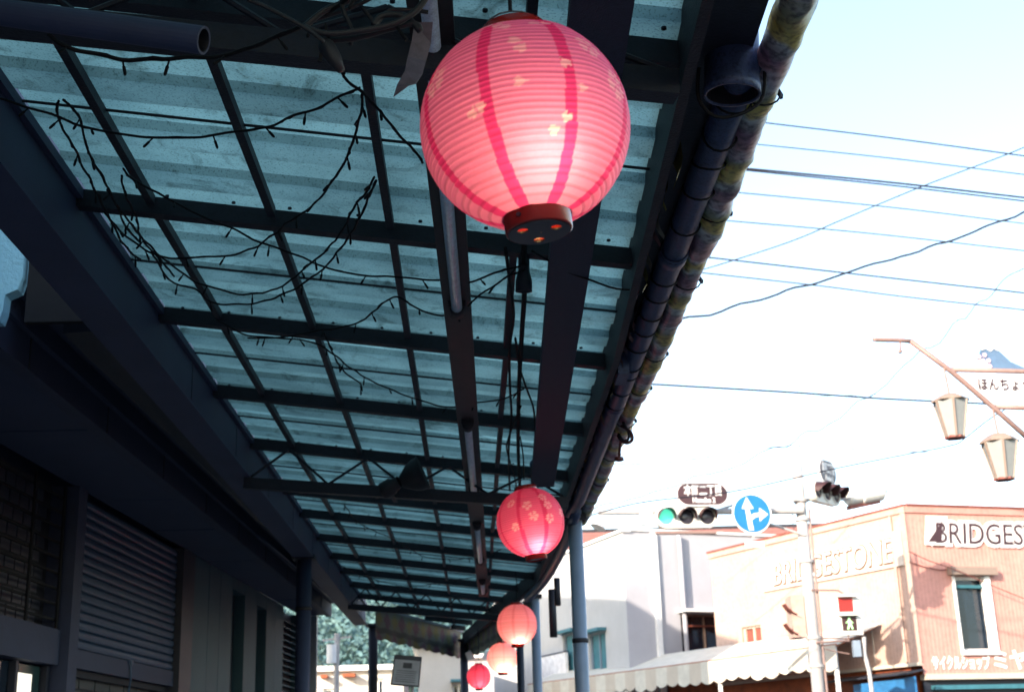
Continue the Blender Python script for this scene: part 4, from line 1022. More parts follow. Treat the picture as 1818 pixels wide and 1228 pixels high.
# right face: cut-out white outline letters with dark letters
sg = MB(); put_text(sg, RF, .52, 5.33, .025, 'BRIDGESTONE', .60, right=1, width=3.62, ext=.016, bold=.055, shear=.12); so2 = obj('outline_lettering', sg, M['letterwhite'], cy)
tx_ = MB(); put_text(tx_, RF, .56, 5.34, .05, 'BRIDGESTONE', .58, right=1, width=3.5, ext=.004, bold=.0, shear=.12); obj('lettering', tx_, M['signink'], so2)
fl = MB(); fl.prism([RF.p(.42, 5.36, .052), RF.p(.80, 5.78, .052), RF.p(.72, 5.36, .052)], RF.n * .004); obj('triangle_mark', fl, M['signink'], so2)
fl = MB(); fl.prism([RF.p(.34, 5.30, .040), RF.p(.44, 5.86, .040), RF.p(.92, 5.86, .040), RF.p(.82, 5.30, .040)], RF.n * .008); obj('outline_patch', fl, M['letterwhite'], so2)
tx_ = MB(); put_text(tx_, RF, .20, 3.00, .012, 'サイクルショップ', .27, right=1, width=1.28, ext=.006, bold=.008); obj('katakana_lettering', tx_, M['letterwhite'], cy)
tx_ = MB(); put_text(tx_, RF, 1.52, 3.0, .012, 'ミヤ', .40, right=1, width=.80, ext=.006, bold=.012); obj('katakana_lettering', tx_, M['letterwhite'], cy)
# wires fastened on the facade
for i, pts in enumerate([[(1613, 978), (1650, 995), (1700, 1012), (1740, 1030), (1818, 1062)], [(1614, 997), (1640, 1005), (1670, 1011), (1692, 1008)]]):
    c = MB(); c.tube(smooth_path([RF.p(*RF.px(u, v, .03 if i else .2), .03 if i else .2) for u, v in pts]), .009, 5); obj('wire', c, M['trimred'], cy)

# opposite arcade awning: pale canvas roof with scalloped valance
AW = Frame(LF.p(0, 0, 0), -27)
aw = thing('scalloped_awning', AW.p(5, 0, 1), 'long pale striped awning with scalloped valance along the sunny side of the junction', 'awning')
def awn(u, top): return (3.50 + .012 * u) if top else (3.28 + .004 * u)
nseg = 56
for i in range(14):
    u0 = .9 + i * .85; u1 = u0 + .85 - .004
    g = MB(); q = [AW.p(u0, 3.92, .06), AW.p(u1, 3.92, .06), AW.p(u1, 3.50, 1.25), AW.p(u0, 3.50, 1.25)]
    g.add(q + [x - Vector((0, 0, .02)) for x in q], [(0, 1, 2, 3), (7, 6, 5, 4), (0, 4, 5, 1), (1, 5, 6, 2), (2, 6, 7, 3), (3, 7, 4, 0)])
    po = obj('awning_panel', g, M['canvas'], aw)
    for k in range(2):
        va_, vb_ = u0 + k * .425, u0 + (k + 1) * .425
        pts = [AW.p(va_, 3.495, 1.255), AW.p(vb_, 3.495, 1.255)] + [AW.p(vb_ - (vb_ - va_) * j / 6, 3.10 - .07 * math.sin(math.pi * j / 6) - .03 * math.sin(u0 * 3), 1.265) for j in range(7)]
        g = MB(); g.prism(pts, AW.n * .006); obj('valance_flap', g, M['canvas'] if k % 2 else M['canvas2'], po)
g = MB(); g.beam(AW.p(.9, 3.50, 1.23), AW.p(12.8, 3.50, 1.23), .04, .04); obj('front_rail', g, M['rust'], aw)
for u in (1.0, 4.6, 8.2, 11.8):
    g = MB(); g.beam(AW.p(u, 3.88, .08), AW.p(u, 3.46, 1.22), .04, .04); obj('rafter', g, M['rust'], aw)
    g = MB(); g.beam(AW.p(u, .1, 1.2), AW.p(u, 3.47, 1.2), .07, .07, (1, 0, 0)); obj('post', g, M['white'], aw)
# shop front under the awning
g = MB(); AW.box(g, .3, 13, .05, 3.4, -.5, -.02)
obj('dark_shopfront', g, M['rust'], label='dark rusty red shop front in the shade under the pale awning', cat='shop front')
bl = thing('blue_tarpaulin', LF.p(.3, 2.6, .5), 'blue tarpaulin awning hanging at the foot of the corner shop', 'tarpaulin')
g = MB(); g.prism([LF.p(-.05, 3.0, .02), LF.p(2.2, 2.98, .05), LF.p(2.2, 2.90, .5), LF.p(-.1, 2.92, .5)], (0, 0, -.03)); obj('top_sheet', g, M['darkframe'], bl)
g = MB(); g.prism([LF.p(-.1, 2.86, .3), LF.p(1.5, 2.80, .35), LF.p(1.5, 1.4, .35), LF.p(-.1, 1.4, .3)], LF.n * .02); obj('side_sheet', g, M['tarp'], bl)

for (u, z) in ((1.2, 4.3), (2.3, 3.9), (3.6, 4.0)):
    g = MB(); LF.box(g, u, u + .02, 3.2, z, .003, .02); obj('cable_run', g, M['canvas2'], cy)
g = MB(); g.tube([LF.p(.35, 3.15, .05), LF.p(.35, 5.9, .05)], .03, 8); obj('drainpipe', g, M['apricot'], cy)
ac = thing('antenna', LF.p(4.6, ZT, -1.2), 'small television aerial on the roof of the corner shop', 'antenna')
g = MB(); p = LF.p(4.6, ZT, -1.2); g.tube([p, p + Vector((0, 0, .9))], .012, 6); obj('mast', g, M['steel'], ac)
for k in range(5):
    g = MB(); q = p + Vector((-.25 + k * .12, 0, .8)); g.tube([q - Vector((0, .2 - .02 * k, 0)), q + Vector((0, .2 - .02 * k, 0))], .006, 5); obj('rod', g, M['steel'], ac)
g = MB(); g.tube([p + Vector((-.3, 0, .8)), p + Vector((.3, 0, .8))], .008, 5); obj('boom', g, M['steel'], ac)
# ================================================================== grey building behind the signals
GQ = ony(1105, 945, 32)
G1 = Frame(GQ, -19); G2 = Frame(GQ, 68)
gb = thing('pale_grey_building', GQ - Vector((0, 0, GQ.z)), 'pale grey rendered building with teal window hoods behind the traffic signals', 'building')
a1, a2 = sorted((G1.px(1046, 1150)[0], G1.px(1076, 1150)[0])); b1, b2 = sorted((G1.px(1000, 1150)[0], G1.px(1020, 1150)[0]))
H1 = [(a1, a2, 3.4, 4.60), (b1 - .3, b2, 3.4, 4.75)]
g = MB(); G1.wall(g, None, None, 0, 9.5, 0, 6.83, H1, .15); obj('left_wall', g, M['cream'], gb)
for h in H1:
    wo = G1.window(gb, *h, .13, .04, 2, 'column', 'blue_hood')
    g = MB(); G1.box(g, h[0] - .08, h[1] + .08, h[3] + .005, h[3] + .08, .003, .25); obj('window_hood', g, M['blue_hood'], wo)
HW = (1.47, 3.02, 3.95, 4.90)
g = MB(); G2.wall(g, None, None, 0, 9, 0, 6.86, [HW], .3); obj('right_wall', g, M['lilac'], gb)
wo = G2.window(gb, *HW, .28, .05, 2, 'lampcream', 'glass')
g = MB(); G2.box(g, 1.38, 3.15, 4.91, 4.98, .003, .35); obj('window_hood', g, M['white'], wo)
g = MB(); G2.box(g, 1.47, 3.02, 4.60, 4.64, -.2, -.15); obj('shelf', g, M['trimred'], wo)
g = MB(); g.prism([G1.p(9.4, 0, -.35), Vector((GQ.x, GQ.y, 0)) + (-G1.n - G2.n).normalized() * .5, G2.p(8.9, 0, -.35), G2.p(8.9, 0, -8), G1.p(9.4, 0, -8)], (0, 0, 6.8)); obj('building_core', g, M['lilac'], gb)
g = MB(); G2.box(g, .76, .90, 0, 6.84, .003, .09); obj('pilaster', g, M['white'], gb)
g = MB(); g.tube([G2.p(1.52, 0, .12), G2.p(1.52, 6.8, .12)], .06, 10); obj('drainpipe', g, M['lilac'], gb)
g = MB(); G1.box(g, -.05, 9.5, 6.835, 6.90, -.2, .06); G2.box(g, .02, 9, 6.87, 6.93, -.2, .05); obj('parapet_capping', g, M['white'], gb)
# faint sign on its left wing
s0, s1 = sorted((G1.px(955, 1185, .2)[0], G1.px(998, 1185, .2)[0]))
ws = thing('wall_sign_board', G1.p(s1, 3.6, .1), 'white rectangular sign board low on the pale grey building beside the columns', 'sign')
g = MB(); G1.box(g, s0, s1 + .3, 3.62, 4.28, .02, .10); obj('board', g, M['letterwhite'], ws)
g = MB(); G1.box(g, s0 - .03, s1 + .33, 4.281, 4.31, .01, .12); G1.box(g, s0 - .03, s1 + .33, 3.59, 3.619, .01, .12); obj('frame', g, M['eave'], ws)
# reddish tiled roof behind
rr = thing('red_roof_house', (6, 42, 0), 'house with reddish roof and dark eave behind the pale grey building', 'house')
R0 = ony(1050, 905, 44); R1 = ony(1420, 908, 40)
g = MB(); zt = 8.75
ra = Vector((R0.x - 1, 44, R0.z - .75)); rc_ = Vector((R1.x + 1.5, 43, R1.z + .25))
g.hexa([(ra.x + .5, 44.2, 0), (rc_.x, 44.2, 0), (rc_.x, 52, 0), (ra.x + .5, 52, 0), (ra.x + .5, 44.2, 8.2), (rc_.x, 44.2, 8.2), (rc_.x, 52, 8.2), (ra.x + .5, 52, 8.2)]); obj('wall', g, M['roof_red'], rr)
for i in range(5):
    g = MB(); z = 8.22 + i * .17; g.box(ra.x, rc_.x + .6, 43.6 + i * .4, 45.0 + i * .4, z, z + .10); obj('roof_course', g, M['roof_red'], rr)
g = MB(); g.box(ra.x - .2, rc_.x + .8, 45.8, 46.3, 9.06, 9.22); obj('ridge', g, M['steel2'], rr)

# ================================================================== far left: hill, wood, white buildings, notice
g = MB(); N = 40
for i in range(N + 1):
    for j in range(N + 1):
        x = -95 + i * 5; y = 62 + j * 4
        z = max(0, (y - 66)) * .26 * (1.0 if x < 10 else max(.12, 1 - (x - 10) / 45)) + 3 * noise.noise(Vector((x * .04, y * .04, 0)))
        g.v.append(Vector((x, y, max(z, -.5) if j else -.5)))
for i in range(N):
    for j in range(N):
        a = i * (N + 1) + j; g.f.append((a, a + N + 1, a + N + 2, a + 1))
obj('hill', g, M['hill'], kind='structure')
g = MB()
rnd = random.Random(3)
for k in range(3200):
    x = rnd.uniform(-26, 4); y = rnd.uniform(72, 130)
    z = (y - 66) * .26 + rnd.uniform(0, 5.0); s = rnd.uniform(.6, 1.5)
    for t in range(9):
        c = Vector((x, y, z)) + Vector((rnd.gauss(0, .9), rnd.gauss(0, .9), rnd.gauss(0, .9))) * s
        d1 = Vector((rnd.uniform(-1, 1), rnd.uniform(-1, 1), rnd.uniform(-.4, .4))).normalized() * rnd.uniform(.10, .30); d2 = Vector((rnd.uniform(-1, 1), rnd.uniform(-1, 1), rnd.uniform(-1, 1))).normalized() * rnd.uniform(.10, .30)
        g.add([c - d1, c + d2, c + d1, c - d2], [(0, 1, 2, 3)])
obj('forest', g, M['leaf'], label='wooded hillside, haze put into its leaf colour, beyond the end of the arcade', cat='forest', kind='stuff')
HF = Frame((ony(560, 1190, 40).x, 40, 0), d=(1, .06, 0))
def house(px0, px1, ytop, Y, label, m, wins, extra=None):
    a = ony(px0, ytop, Y); b = ony(px1, ytop, Y); F = Frame((a.x, Y, 0), d=(1, .02, 0)); wd = (b - a).x; z = a.z
    h = thing('distant_house', (a.x + wd / 2, Y, 0), label, 'building')
    hs = [(F.px(u0, v0)[0], F.px(u1, v0)[0], F.px(u0, v1)[1], F.px(u0, v0)[1]) for u0, v0, u1, v1 in wins]
    g = MB(); F.wall(g, None, None, 0, wd, 0, z, hs, .2); obj('wall', g, M[m], h)
    g = MB(); F.box(g, .02, wd - .02, 0, z - .02, -6, -.25); obj('house_body', g, M[m], h)
    g = MB(); F.box(g, -.15, wd + .15, z, z + .14, -6.2, .25); obj('roof_slab', g, M['white'], h)
    for q in hs: F.window(h, *q, .18, .06, 2, 'white', 'glass')
    return F, h
F, h = house(556, 716, 1192, 40, 'low white flat roofed building at the far end left of the notice board', 'white_wall', [(660, 1204, 682, 1250), (574, 1222, 606, 1250)])
for (u0, u1, v) in ((572, 583, 1197), (610, 632, 1195)):
    p0 = F.px(u0, v); p1 = F.px(u1, v); g = MB(); F.box(g, p0[0], p1[0], p0[1] - .12, p0[1] - .03, .003, .5); obj('small_hood', g, M['rust'], h)
F, h = house(742, 822, 1148, 34, 'tall cream white building end wall between notice board and corner column', 'white_wall', [(802, 1212, 826, 1250)])
p0 = F.px(800, 1209); g = MB(); F.box(g, p0[0], p0[0] + .6, p0[1] - .03, p0[1] + .03, .003, .5); obj('door_hood', g, M['blue_hood'], h)
F, h = house(826, 960, 1168, 52, 'greyish building seen behind the small lanterns', 'lilac', [(900, 1192, 920, 1215)])
up = thing('white_utility_pole', ony(598, 1228, 30), 'white utility pole with small transformer in front of the wooded hill', 'pole')
a = ony(596, 1140, 30)
g = MB(); g.tube([(a.x, 30, 0), (a.x + .03, 30, a.z + .2)], .06, 10); obj('shaft', g, M['poleconc'], up)
g = MB(); g.tube([(a.x - .08, 29.9, a.z - .45), (a.x - .08, 29.9, a.z - .05)], .11, 12); obj('transformer', g, M['white'], up)
g = MB(); g.beam((a.x - .3, 30, a.z + .05), (a.x + .35, 30, a.z + .12), .04, .04); obj('crossarm', g, M['poleconc'], up)
nb = thing('notice_board', (ony(718, 1228, 16).x, 16, 0), 'grey framed notice board on a thin pole tilted slightly at the end of the arcade', 'notice board')
NF = Frame(ony(696, 1190, 16), d=(1, .25, 0))
q = [NF.p(*NF.px(u, v)) for u, v in ((700, 1161), (749, 1165), (744, 1219), (693, 1215))]
g = MB(); g.prism(q, Vector((0, .04, 0))); obj('frame', g, M['darkframe'], nb)
def lerp(a, b, t): return a + (b - a) * t
def nq(s, t): return lerp(lerp(q[0], q[1], s), lerp(q[3], q[2], s), t) + Vector((0, -.012, 0))
g = MB(); g.prism([nq(.05, .15), nq(.96, .15), nq(.96, .95), nq(.05, .95)], Vector((0, .008, 0))); obj('sheet', g, M['notice'], nb)
g = MB(); g.prism([nq(.36, .24) + Vector((0, -.003, 0)), nq(.68, .24) + Vector((0, -.003, 0)), nq(.68, .42) + Vector((0, -.003, 0)), nq(.36, .42) + Vector((0, -.003, 0))], Vector((0, .002, 0))); obj('photo_print', g, M['printdark'], nb)
for k in range(6):
    t = .50 + k * .07; g = MB(); e_ = Vector((0, -.003, 0)); g.prism([nq(.15, t) + e_, nq(.85, t) + e_, nq(.85, t + .018) + e_, nq(.15, t + .018) + e_], Vector((0, .002, 0))); obj('text_line', g, M['darkframe'], nb)
pq = NF.p(*NF.px(732, 1220)); g = MB(); g.tube([(pq.x, pq.y + .05, .1), (pq.x, pq.y + .05, pq.z + .3)], .018, 8); obj('pole', g, M['poleconc'], nb)

# ================================================================== traffic signals and signs
SY = 22.0
pole_a = ony(1410, 792, SY); pole_b = ony(1455, 1228, SY)
sp_ = thing('signal_pole', (pole_b.x, SY, 0), 'tall pale signal pole with a long arm at the junction', 'pole')
px_ = (pole_a.x + pole_b.x) / 2
g = MB(); g.tube([(px_, SY, 0), (px_, SY, 4.2), (px_, SY, pole_a.z)], .09, 16, rads=[.115, .10, .085]); g.sm = True; obj('shaft', g, M['poleconc'], sp_)
ax0 = Vector((px_, SY, 5.46)); ax1 = Vector((ony(1062, 912, 21.6).x, 21.6, 5.46))
g = MB(); g.tube([ax0 + Vector((0, -.1, 0)), ax1], .055, 12, rads=[.06, .04]); obj('arm', g, M['poleconc'], sp_)
g = MB(); g.tube([ax0 + Vector((0, -.1, .18)), ax0 + Vector((-.9, -.2, .19)), lerp(ax0, ax1, .45)], .022, 8); g.tube([ax0 + Vector((0, -.1, -.42)), lerp(ax0, ax1, .33)], .022, 8); obj('arm_brace', g, M['poleconc'], sp_)
for z in (5.30, 5.62, 4.6, 3.35, 2.9):
    g = MB(); g.lathe((px_, SY, z), [(.10, 0), (.125, 0), (.125, .05), (.10, .05)], 16); obj('clamp_band', g, M['poleconc'], sp_)
g = MB(); g.tube([(px_ + .13, SY - .02, 2.5), (px_ + .13, SY - .02, 5.5)], .022, 8); obj('conduit', g, M['pinkmetal'], sp_)
def signal_head(name, c, u, label, lit, glen=1.08):
    """c centre, u = unit vector along the head (green side -> red side), faces n"""
    c = Vector(c); u = Vector(u).normalized(); n = Vector((u.y, -u.x, 0)); n = -n if n.dot(EYE - c) < 0 and name else n
    t = thing(name, c, label, 'traffic light')
    F = Frame(c - u * glen / 2, d=u); F.n = n
    z = c.z
    g = MB(); hh = .185
    pr = []
    for k in range(24):
        a = 2 * math.pi * k / 24; sx = glen / 2 - hh
        x = (sx if math.cos(a) > 0 else -sx) + hh * .98 * math.cos(a); pr.append(F.p(glen / 2 + x, z + hh * math.sin(a), -.06))
    g.prism(pr, n * .12); obj('housing', g, M['signal'], t)
    for i in range(3):
        cc_ = F.p(glen * (.17 + .33 * i), z, .06)
        g = MB(); g.lathe(cc_, [(.150, 0), (.150, .02), (.132, .02), (.128, .0)], 24, axis=n); obj('lens_ring', g, M['signal'], t)
        g = MB(); g.lathe(cc_, [(.128, .004), (.10, .022), (.05, .034), (0, .038)], 24, axis=n); g.sm = True
        lo_ = obj('lens', g, M['lensgreen'] if (lit and i == 0) else M['lensoff'], t)
        g = MB(); N = 18
        for k in range(N + 1):
            a = -.25 + (math.pi + .5) * k / N; dep = .05 + .20 * max(0, math.sin(a * .86 + .22)) ** .8
            for rr_ in (.141, .147):
                e = u * math.cos(a) * rr_ + Vector((0, 0, math.sin(a) * rr_))
                g.v.append(cc_ + e + n * .012); g.v.append(cc_ + e + n * dep - Vector((0, 0, .03)) * (dep > .1))
        for k in range(N):
            a = k * 4; g.f += [(a, a + 1, a + 5, a + 4), (a + 2, a + 6, a + 7, a + 3), (a + 1, a + 3, a + 7, a + 5)]
        obj('visor', g, M['visor'], lo_)
    return t, F
c = ony(1217, 918, 21.55)
t, F = signal_head('traffic_signal', c, (1, .12, 0), 'traffic signal facing the camera with its green lamp lit on the long arm', True, 1.06)
g = MB(); F.box(g, .02, 1.04, c.z - .27, c.z - .225, -.08, .02); obj('bottom_bracket', g, M['pinkmetal'], t)
g = MB(); F.box(g, -.22, -.02, c.z - .12, c.z + .16, -.1, .02); obj('end_box', g, M['signal'], t)
c = ony(1452, 878, 22.1) + Vector((.10, 0, .02))
t, F = signal_head('traffic_signal', c, (.62, .70, .0), 'second traffic signal turned sideways right of the pole with dark visors', False, 1.0)
# oval place name sign
def oval_sign(name, c, F, wd, hh, label, tilt=0, txt=True):
    t = thing(name, c, label, 'sign'); u0, z0 = F.px(*c_px, 0) if False else ((Vector(c) - F.o).dot(F.d), c.z)
    pr = []
    for k in range(32):
        a = 2 * math.pi * k / 32; sx = wd / 2 - hh / 2
        pr.append((u0 + (sx if math.cos(a) > 0 else -sx) + hh / 2 * math.cos(a), z0 + hh / 2 * math.sin(a)))
    g = MB(); g.prism([F.p(a, b, 0) for a, b in pr], F.n * .03); obj('rim', g, M['letterwhite'], t)
    g = MB(); s = .93; g.prism([F.p(u0 + (a - u0) * .965, z0 + (b - z0) * .90, .031) for a, b in pr], F.n * .006); pl_ = obj('plate', g, M['signdark'], t)
    g = MB(); put_text(g, F, u0 - wd * .355, z0 - hh * .03, .040, '本町二丁目', hh * .50, right=1, width=wd * .72, ext=.002, bold=.006)
    put_text(g, F, u0 - wd * .20, z0 - hh * .36, .040, 'Honcho 2', hh * .30, right=1, width=wd * .44, ext=.002, bold=.004); obj('lettering', g, M['letterwhite'], pl_)
    for e in (-.1, .1):
        g = MB(); g.tube([F.p(u0 + e, z0 - .5, -.03), F.p(u0 + e, z0 + .1, -.03)], .015, 6); obj('bracket', g, M['poleconc'], t)
    return t
c = ony(1246, 877, 21.5); oval_sign('place_name_sign', c, Frame(c, d=(1, .12, 0)), .88, .40, 'maroon oval place name sign with white characters above the lit signal')
c = ony(1467, 838, 22.3); oval_sign('place_name_sign', c, Frame(c, d=(.62, .75, .0)), .66, .42, 'second oval place name sign turned sideways above the sideways signal')
# blue direction sign
c = ony(1335, 911, 21.5)
F = Frame(c, d=(1, .12, 0)); t = thing('direction_sign', c, 'round blue road sign with white arrows pointing ahead and right', 'sign')
g = MB(); g.lathe(c, [(0, -.012), (.335, -.012), (.335, 0), (0, 0)], 40, axis=F.n); obj('rim', g, M['letterwhite'], t)
g = MB(); g.lathe(c, [(0, .001), (.312, .001), (.312, .006), (0, .006)], 40, axis=F.n); fc = obj('face', g, M['signblue'], t)
z = c.z; A = lambda pts: g.prism([F.p(a, z + b, .007) for a, b in pts], F.n * .004)
g = MB(); A([(-.075, -.27), (.005, -.28), (-.045, .10), (-.045 - .07, .10)]); A([(-.17, .08), (.03, .08), (-.075, .27)])
A([(-.03, -.12), (.06, -.06), (.13, -.05), (.13, .01), (.03, .0), (-.05, -.05)]); A([(.12, -.13), (.27, -.015), (.13, .09)]); obj('arrows', g, M['letterwhite'], fc)
g = MB(); g.beam(F.p(0, z - .4, -.03), F.p(0, z + .35, -.03), .04, .03, F.n); obj('bracket', g, M['poleconc'], t)
g = MB(); F.box(g, -.16, .16, z - .56, z - .46, -.01, .012); sb = obj('supplement_plate', g, M['letterwhite'], t)
# white lamp head at the arm tip and drum on the far side
tl = thing('arm_tip_lamp', ax1, 'white bell shaped fitting at the tip of the signal arm beside the canopy', 'fitting')
q0 = ony(1064, 928, 21.6); g = MB(); g.lathe(q0 + Vector((.05, 0, .10)), [(0, 0), (.06, 0), (.10, .12), (.13, .2), (0, .2)], 16, axis=(-.45, -.2, -1)); obj('shade', g, M['white'], tl)
g = MB(); g.tube([q0 + Vector((.05, 0, .08)), ax1 + Vector((.1, 0, 0))], .015, 6); obj('stem', g, M['poleconc'], tl)
dd = thing('arm_end_fitting', ony(1540, 882, 22.6), 'grey and white cylindrical fitting beyond the sideways signal', 'fitting')
q0 = ony(1503, 885, 22.6); q1 = ony(1562, 874, 22.9); g = MB(); g.lathe(q0, [(0, 0), (.10, .0), (.13, .04), (.13, .28), (.15, .30), (.15, (q1 - q0).length), (0, (q1 - q0).length)], 18, axis=q1 - q0); obj('housing', g, M['signal'], dd)
g = MB(); g.lathe(q1, [(.12, 0), (.08, .08), (.02, .16), (0, .16)], 14, axis=q1 - q0); obj('cap', g, M['poleconc'], dd)
g = MB(); g.beam(q0 + Vector((.02, 0, -.16)), q1 + Vector((-.05, 0, -.16)), .12, .07); obj('bracket', g, M['trimred'], dd)
g = MB(); g.tube([q0, Vector((px_, SY, 5.66))], .03, 8); obj('support_arm', g, M['poleconc'], dd)
# pedestrian signal
c = ony(1504, 1090, 21.9); F = Frame(c, d=(1, .05, 0))
ps = thing('pedestrian_signal', c, 'white pedestrian signal box showing a lit green walking figure', 'traffic light')
g = MB(); F.box(g, -.24, .24, c.z - .33, c.z + .33, -.14, -.001); obj('housing', g, M['signal'], ps)
g = MB(); F.box(g, -.13, .11, c.z + .045, c.z + .27, .0, .012); obj('stop_lens', g, M['pedred'], ps)
g = MB(); F.box(g, -.10, .14, c.z - .26, c.z - .035, .0, .012); wl = obj('walk_lens', g, M['visor'], ps)
g = MB(); z = c.z - .148
for pts in ([(-.02, .055), (.02, .055), (.03, -.01), (-.02, -.01)], [(-.02, -.01), (.005, -.01), (-.02, -.095), (-.045, -.09)], [(.005, -.01), (.03, -.01), (.055, -.085), (.035, -.095)], [(-.02, .05), (-.02, .03), (-.06, .0), (-.055, .02)], [(.02, .05), (.02, .03), (.06, .0), (.06, .015)]):
    g.prism([F.p(a + .02, z + b, .013) for a, b in pts], F.n * .004)
g.lathe(F.p(.02, z + .075, .013), [(0, 0), (.019, 0), (.019, .004), (0, .004)], 12, axis=F.n); obj('walking_figure', g, M['mangreen'], wl)
for dz in (.28, -.025):
    g = MB(); F.box(g, -.16, .17, c.z + dz, c.z + dz + .012, .0, .12); obj('visor', g, M['signal'], ps)
for pts in ([F.p(0, c.z + .33, -.05), F.p(-.1, c.z + .40, -.05), F.p(-.55, c.z + .41, -.02)], [F.p(0, c.z - .33, -.05), F.p(0, c.z - .42, -.03), F.p(-.56, c.z - .44, 0)]):
    g = MB(); g.tube(pts, .017, 6); obj('bracket', g, M['pinkmetal'], ps)
c = ony(1408, 1095, 22.1); F = Frame(c, d=(.3, 1, 0))
ps = thing('pedestrian_signal', c, 'pedestrian signal box seen edge on left of the pole with two curved visors', 'traffic light')
g = MB(); g.box(c.x - .05, c.x + .16, c.y - .15, c.y + .25, c.z - .34, c.z + .34); obj('housing', g, M['apricot'], ps)
for u, v in ((1391, 1072), (1393, 1107)):
    q = ony(u, v, 21.95); g = MB(); pts = [q, q + Vector((.05, 0, -.08)), q + Vector((.12, 0, -.145)), q + Vector((.19, 0, -.18))]
    for k in range(3): g.beam(pts[k], pts[k + 1], .012, .25, (0, 1, 0))
    obj('visor', g, M['trimred'], ps)
# small crooked pole with brackets
cp = thing('small_post', (ony(1543, 1228, 22).x, 22, 0), 'thin mottled post with wire brackets beside the signal pole', 'post')
a, b = ony(1534, 1130, 22), ony(1548, 1228, 22)
g = MB(); g.tube(smooth_path([(b.x, 22, 0), b, ony(1540, 1180, 22), ony(1535, 1160, 22), a]), .035, 10); obj('shaft', g, M['poleconc'], cp)
g = MB(); g.tube([ony(1450, 1132, 22), ony(1505, 1133, 22), ony(1535, 1127, 22), ony(1534, 1145, 22)], .012, 6); g.tube(smooth_path([ony(1452, 1148, 22), ony(1480, 1155, 22), ony(1508, 1160, 22)]), .010, 6); g.tube([ony(1534, 1150, 22), ony(1500, 1135, 22)], .010, 6); obj('bracket_rod', g, M['pinkmetal'], cp)
g = MB(); q = ony(1518, 1150, 22); g.box(q.x - .05, q.x + .07, 21.9, 22.0, q.z - .14, q.z + .12); obj('control_box', g, M['column'], cp)

# ================================================================== decorative street lamp
DF = Frame(ony(1690, 657, 12), d=(1, .10, 0))
dl = thing('ornamental_street_lamp', DF.p(1.2, 0, 0), 'pink metal street lamp frame with a mountain and blossom emblem and a hiragana sign', 'street lamp')
dp = lambda u, v, h=0: DF.p(*DF.px(u, v, h), h)
def rod(pts, r, name='arm', par=dl, m='pinkmetal'):
    g = MB(); g.tube([dp(u, v) for u, v in pts], r, 12); g.sm = True; return obj(name, g, M[m], par)
rod([(1550, 602), (1556, 603), (1602, 604), (1618, 606)], .021); rod([(1616, 605), (1690, 660), (1768, 727), (1850, 800)], .026)
rod([(1690, 656), (1990, 664)], .024, 'rail'); rod([(1768, 722), (1910, 727)], .024, 'rail')
rod([(1990, 664), (1850, 800)], .026); g = MB(); q = dp(1850, 800); g.tube([(q.x, q.y + .03, 0), (q.x, q.y + .03, q.z + .05)], .06, 16); obj('post', g, M['pinkmetal'], dl)
rod([(1598, 606), (1598, 622)], .010, 'hook'); g = MB(); g.lathe(dp(1598, 624), [(0, -.02), (.02, -.012), (.022, .01), (0, .02)], 12); obj('hook_ball', g, M['pinkmetal'], dl)
g = MB(); g.prism([dp(1698, 662), dp(1975, 668), dp(1905, 722), dp(1765, 718)], DF.n * -.02); sg_ = obj('sign_panel', g, M['letterwhite'], dl)
ta = DF.px(1735, 691); g = MB(); put_text(g, DF, ta[0], ta[1], .012, 'ほんちょう', .135, right=1, width=.53, ext=.002, bold=.001); obj('lettering', g, M['signink'], sg_)
tb = DF.px(1768, 712); 
# mountain emblem
g = MB(); g.prism([dp(u, v) for u, v in ((1715, 655), (1733, 641), (1742, 620), (1747, 611), (1753, 606), (1763, 607), (1773, 622), (1795, 642), (1825, 655), (1850, 661))], DF.n * -.02); mt = obj('mountain_panel', g, M['fujiblue'], dl)
g = MB(); g.prism([dp(u, v, .002) for u, v in ((1742, 622), (1746, 610), (1752, 606), (1763, 607), (1770, 616), (1772, 623), (1764, 619), (1758, 624), (1750, 619))], DF.n * .006); obj('snow_cap', g, M['letterwhite'], mt)
g = MB(); g.prism([dp(u, v, .002) for u, v in ((1714, 655), (1722, 646), (1736, 638), (1750, 642), (1760, 655))], DF.n * .006); obj('pale_foothill', g, M['letterwhite'], mt)
for (u, v) in ((1738, 633), (1748, 630), (1755, 640), (1745, 640), (1757, 650)):
    g = MB()
    for k in range(5):
        a = k * 2 * math.pi / 5; g.lathe(dp(u, v, .010) + DF.d * .014 * math.cos(a) + Vector((0, 0, .014 * math.sin(a))), [(0, 0), (.010, 0), (.010, .003), (0, .003)], 8, axis=DF.n)
    obj('blossom', g, M['blossom'], mt)
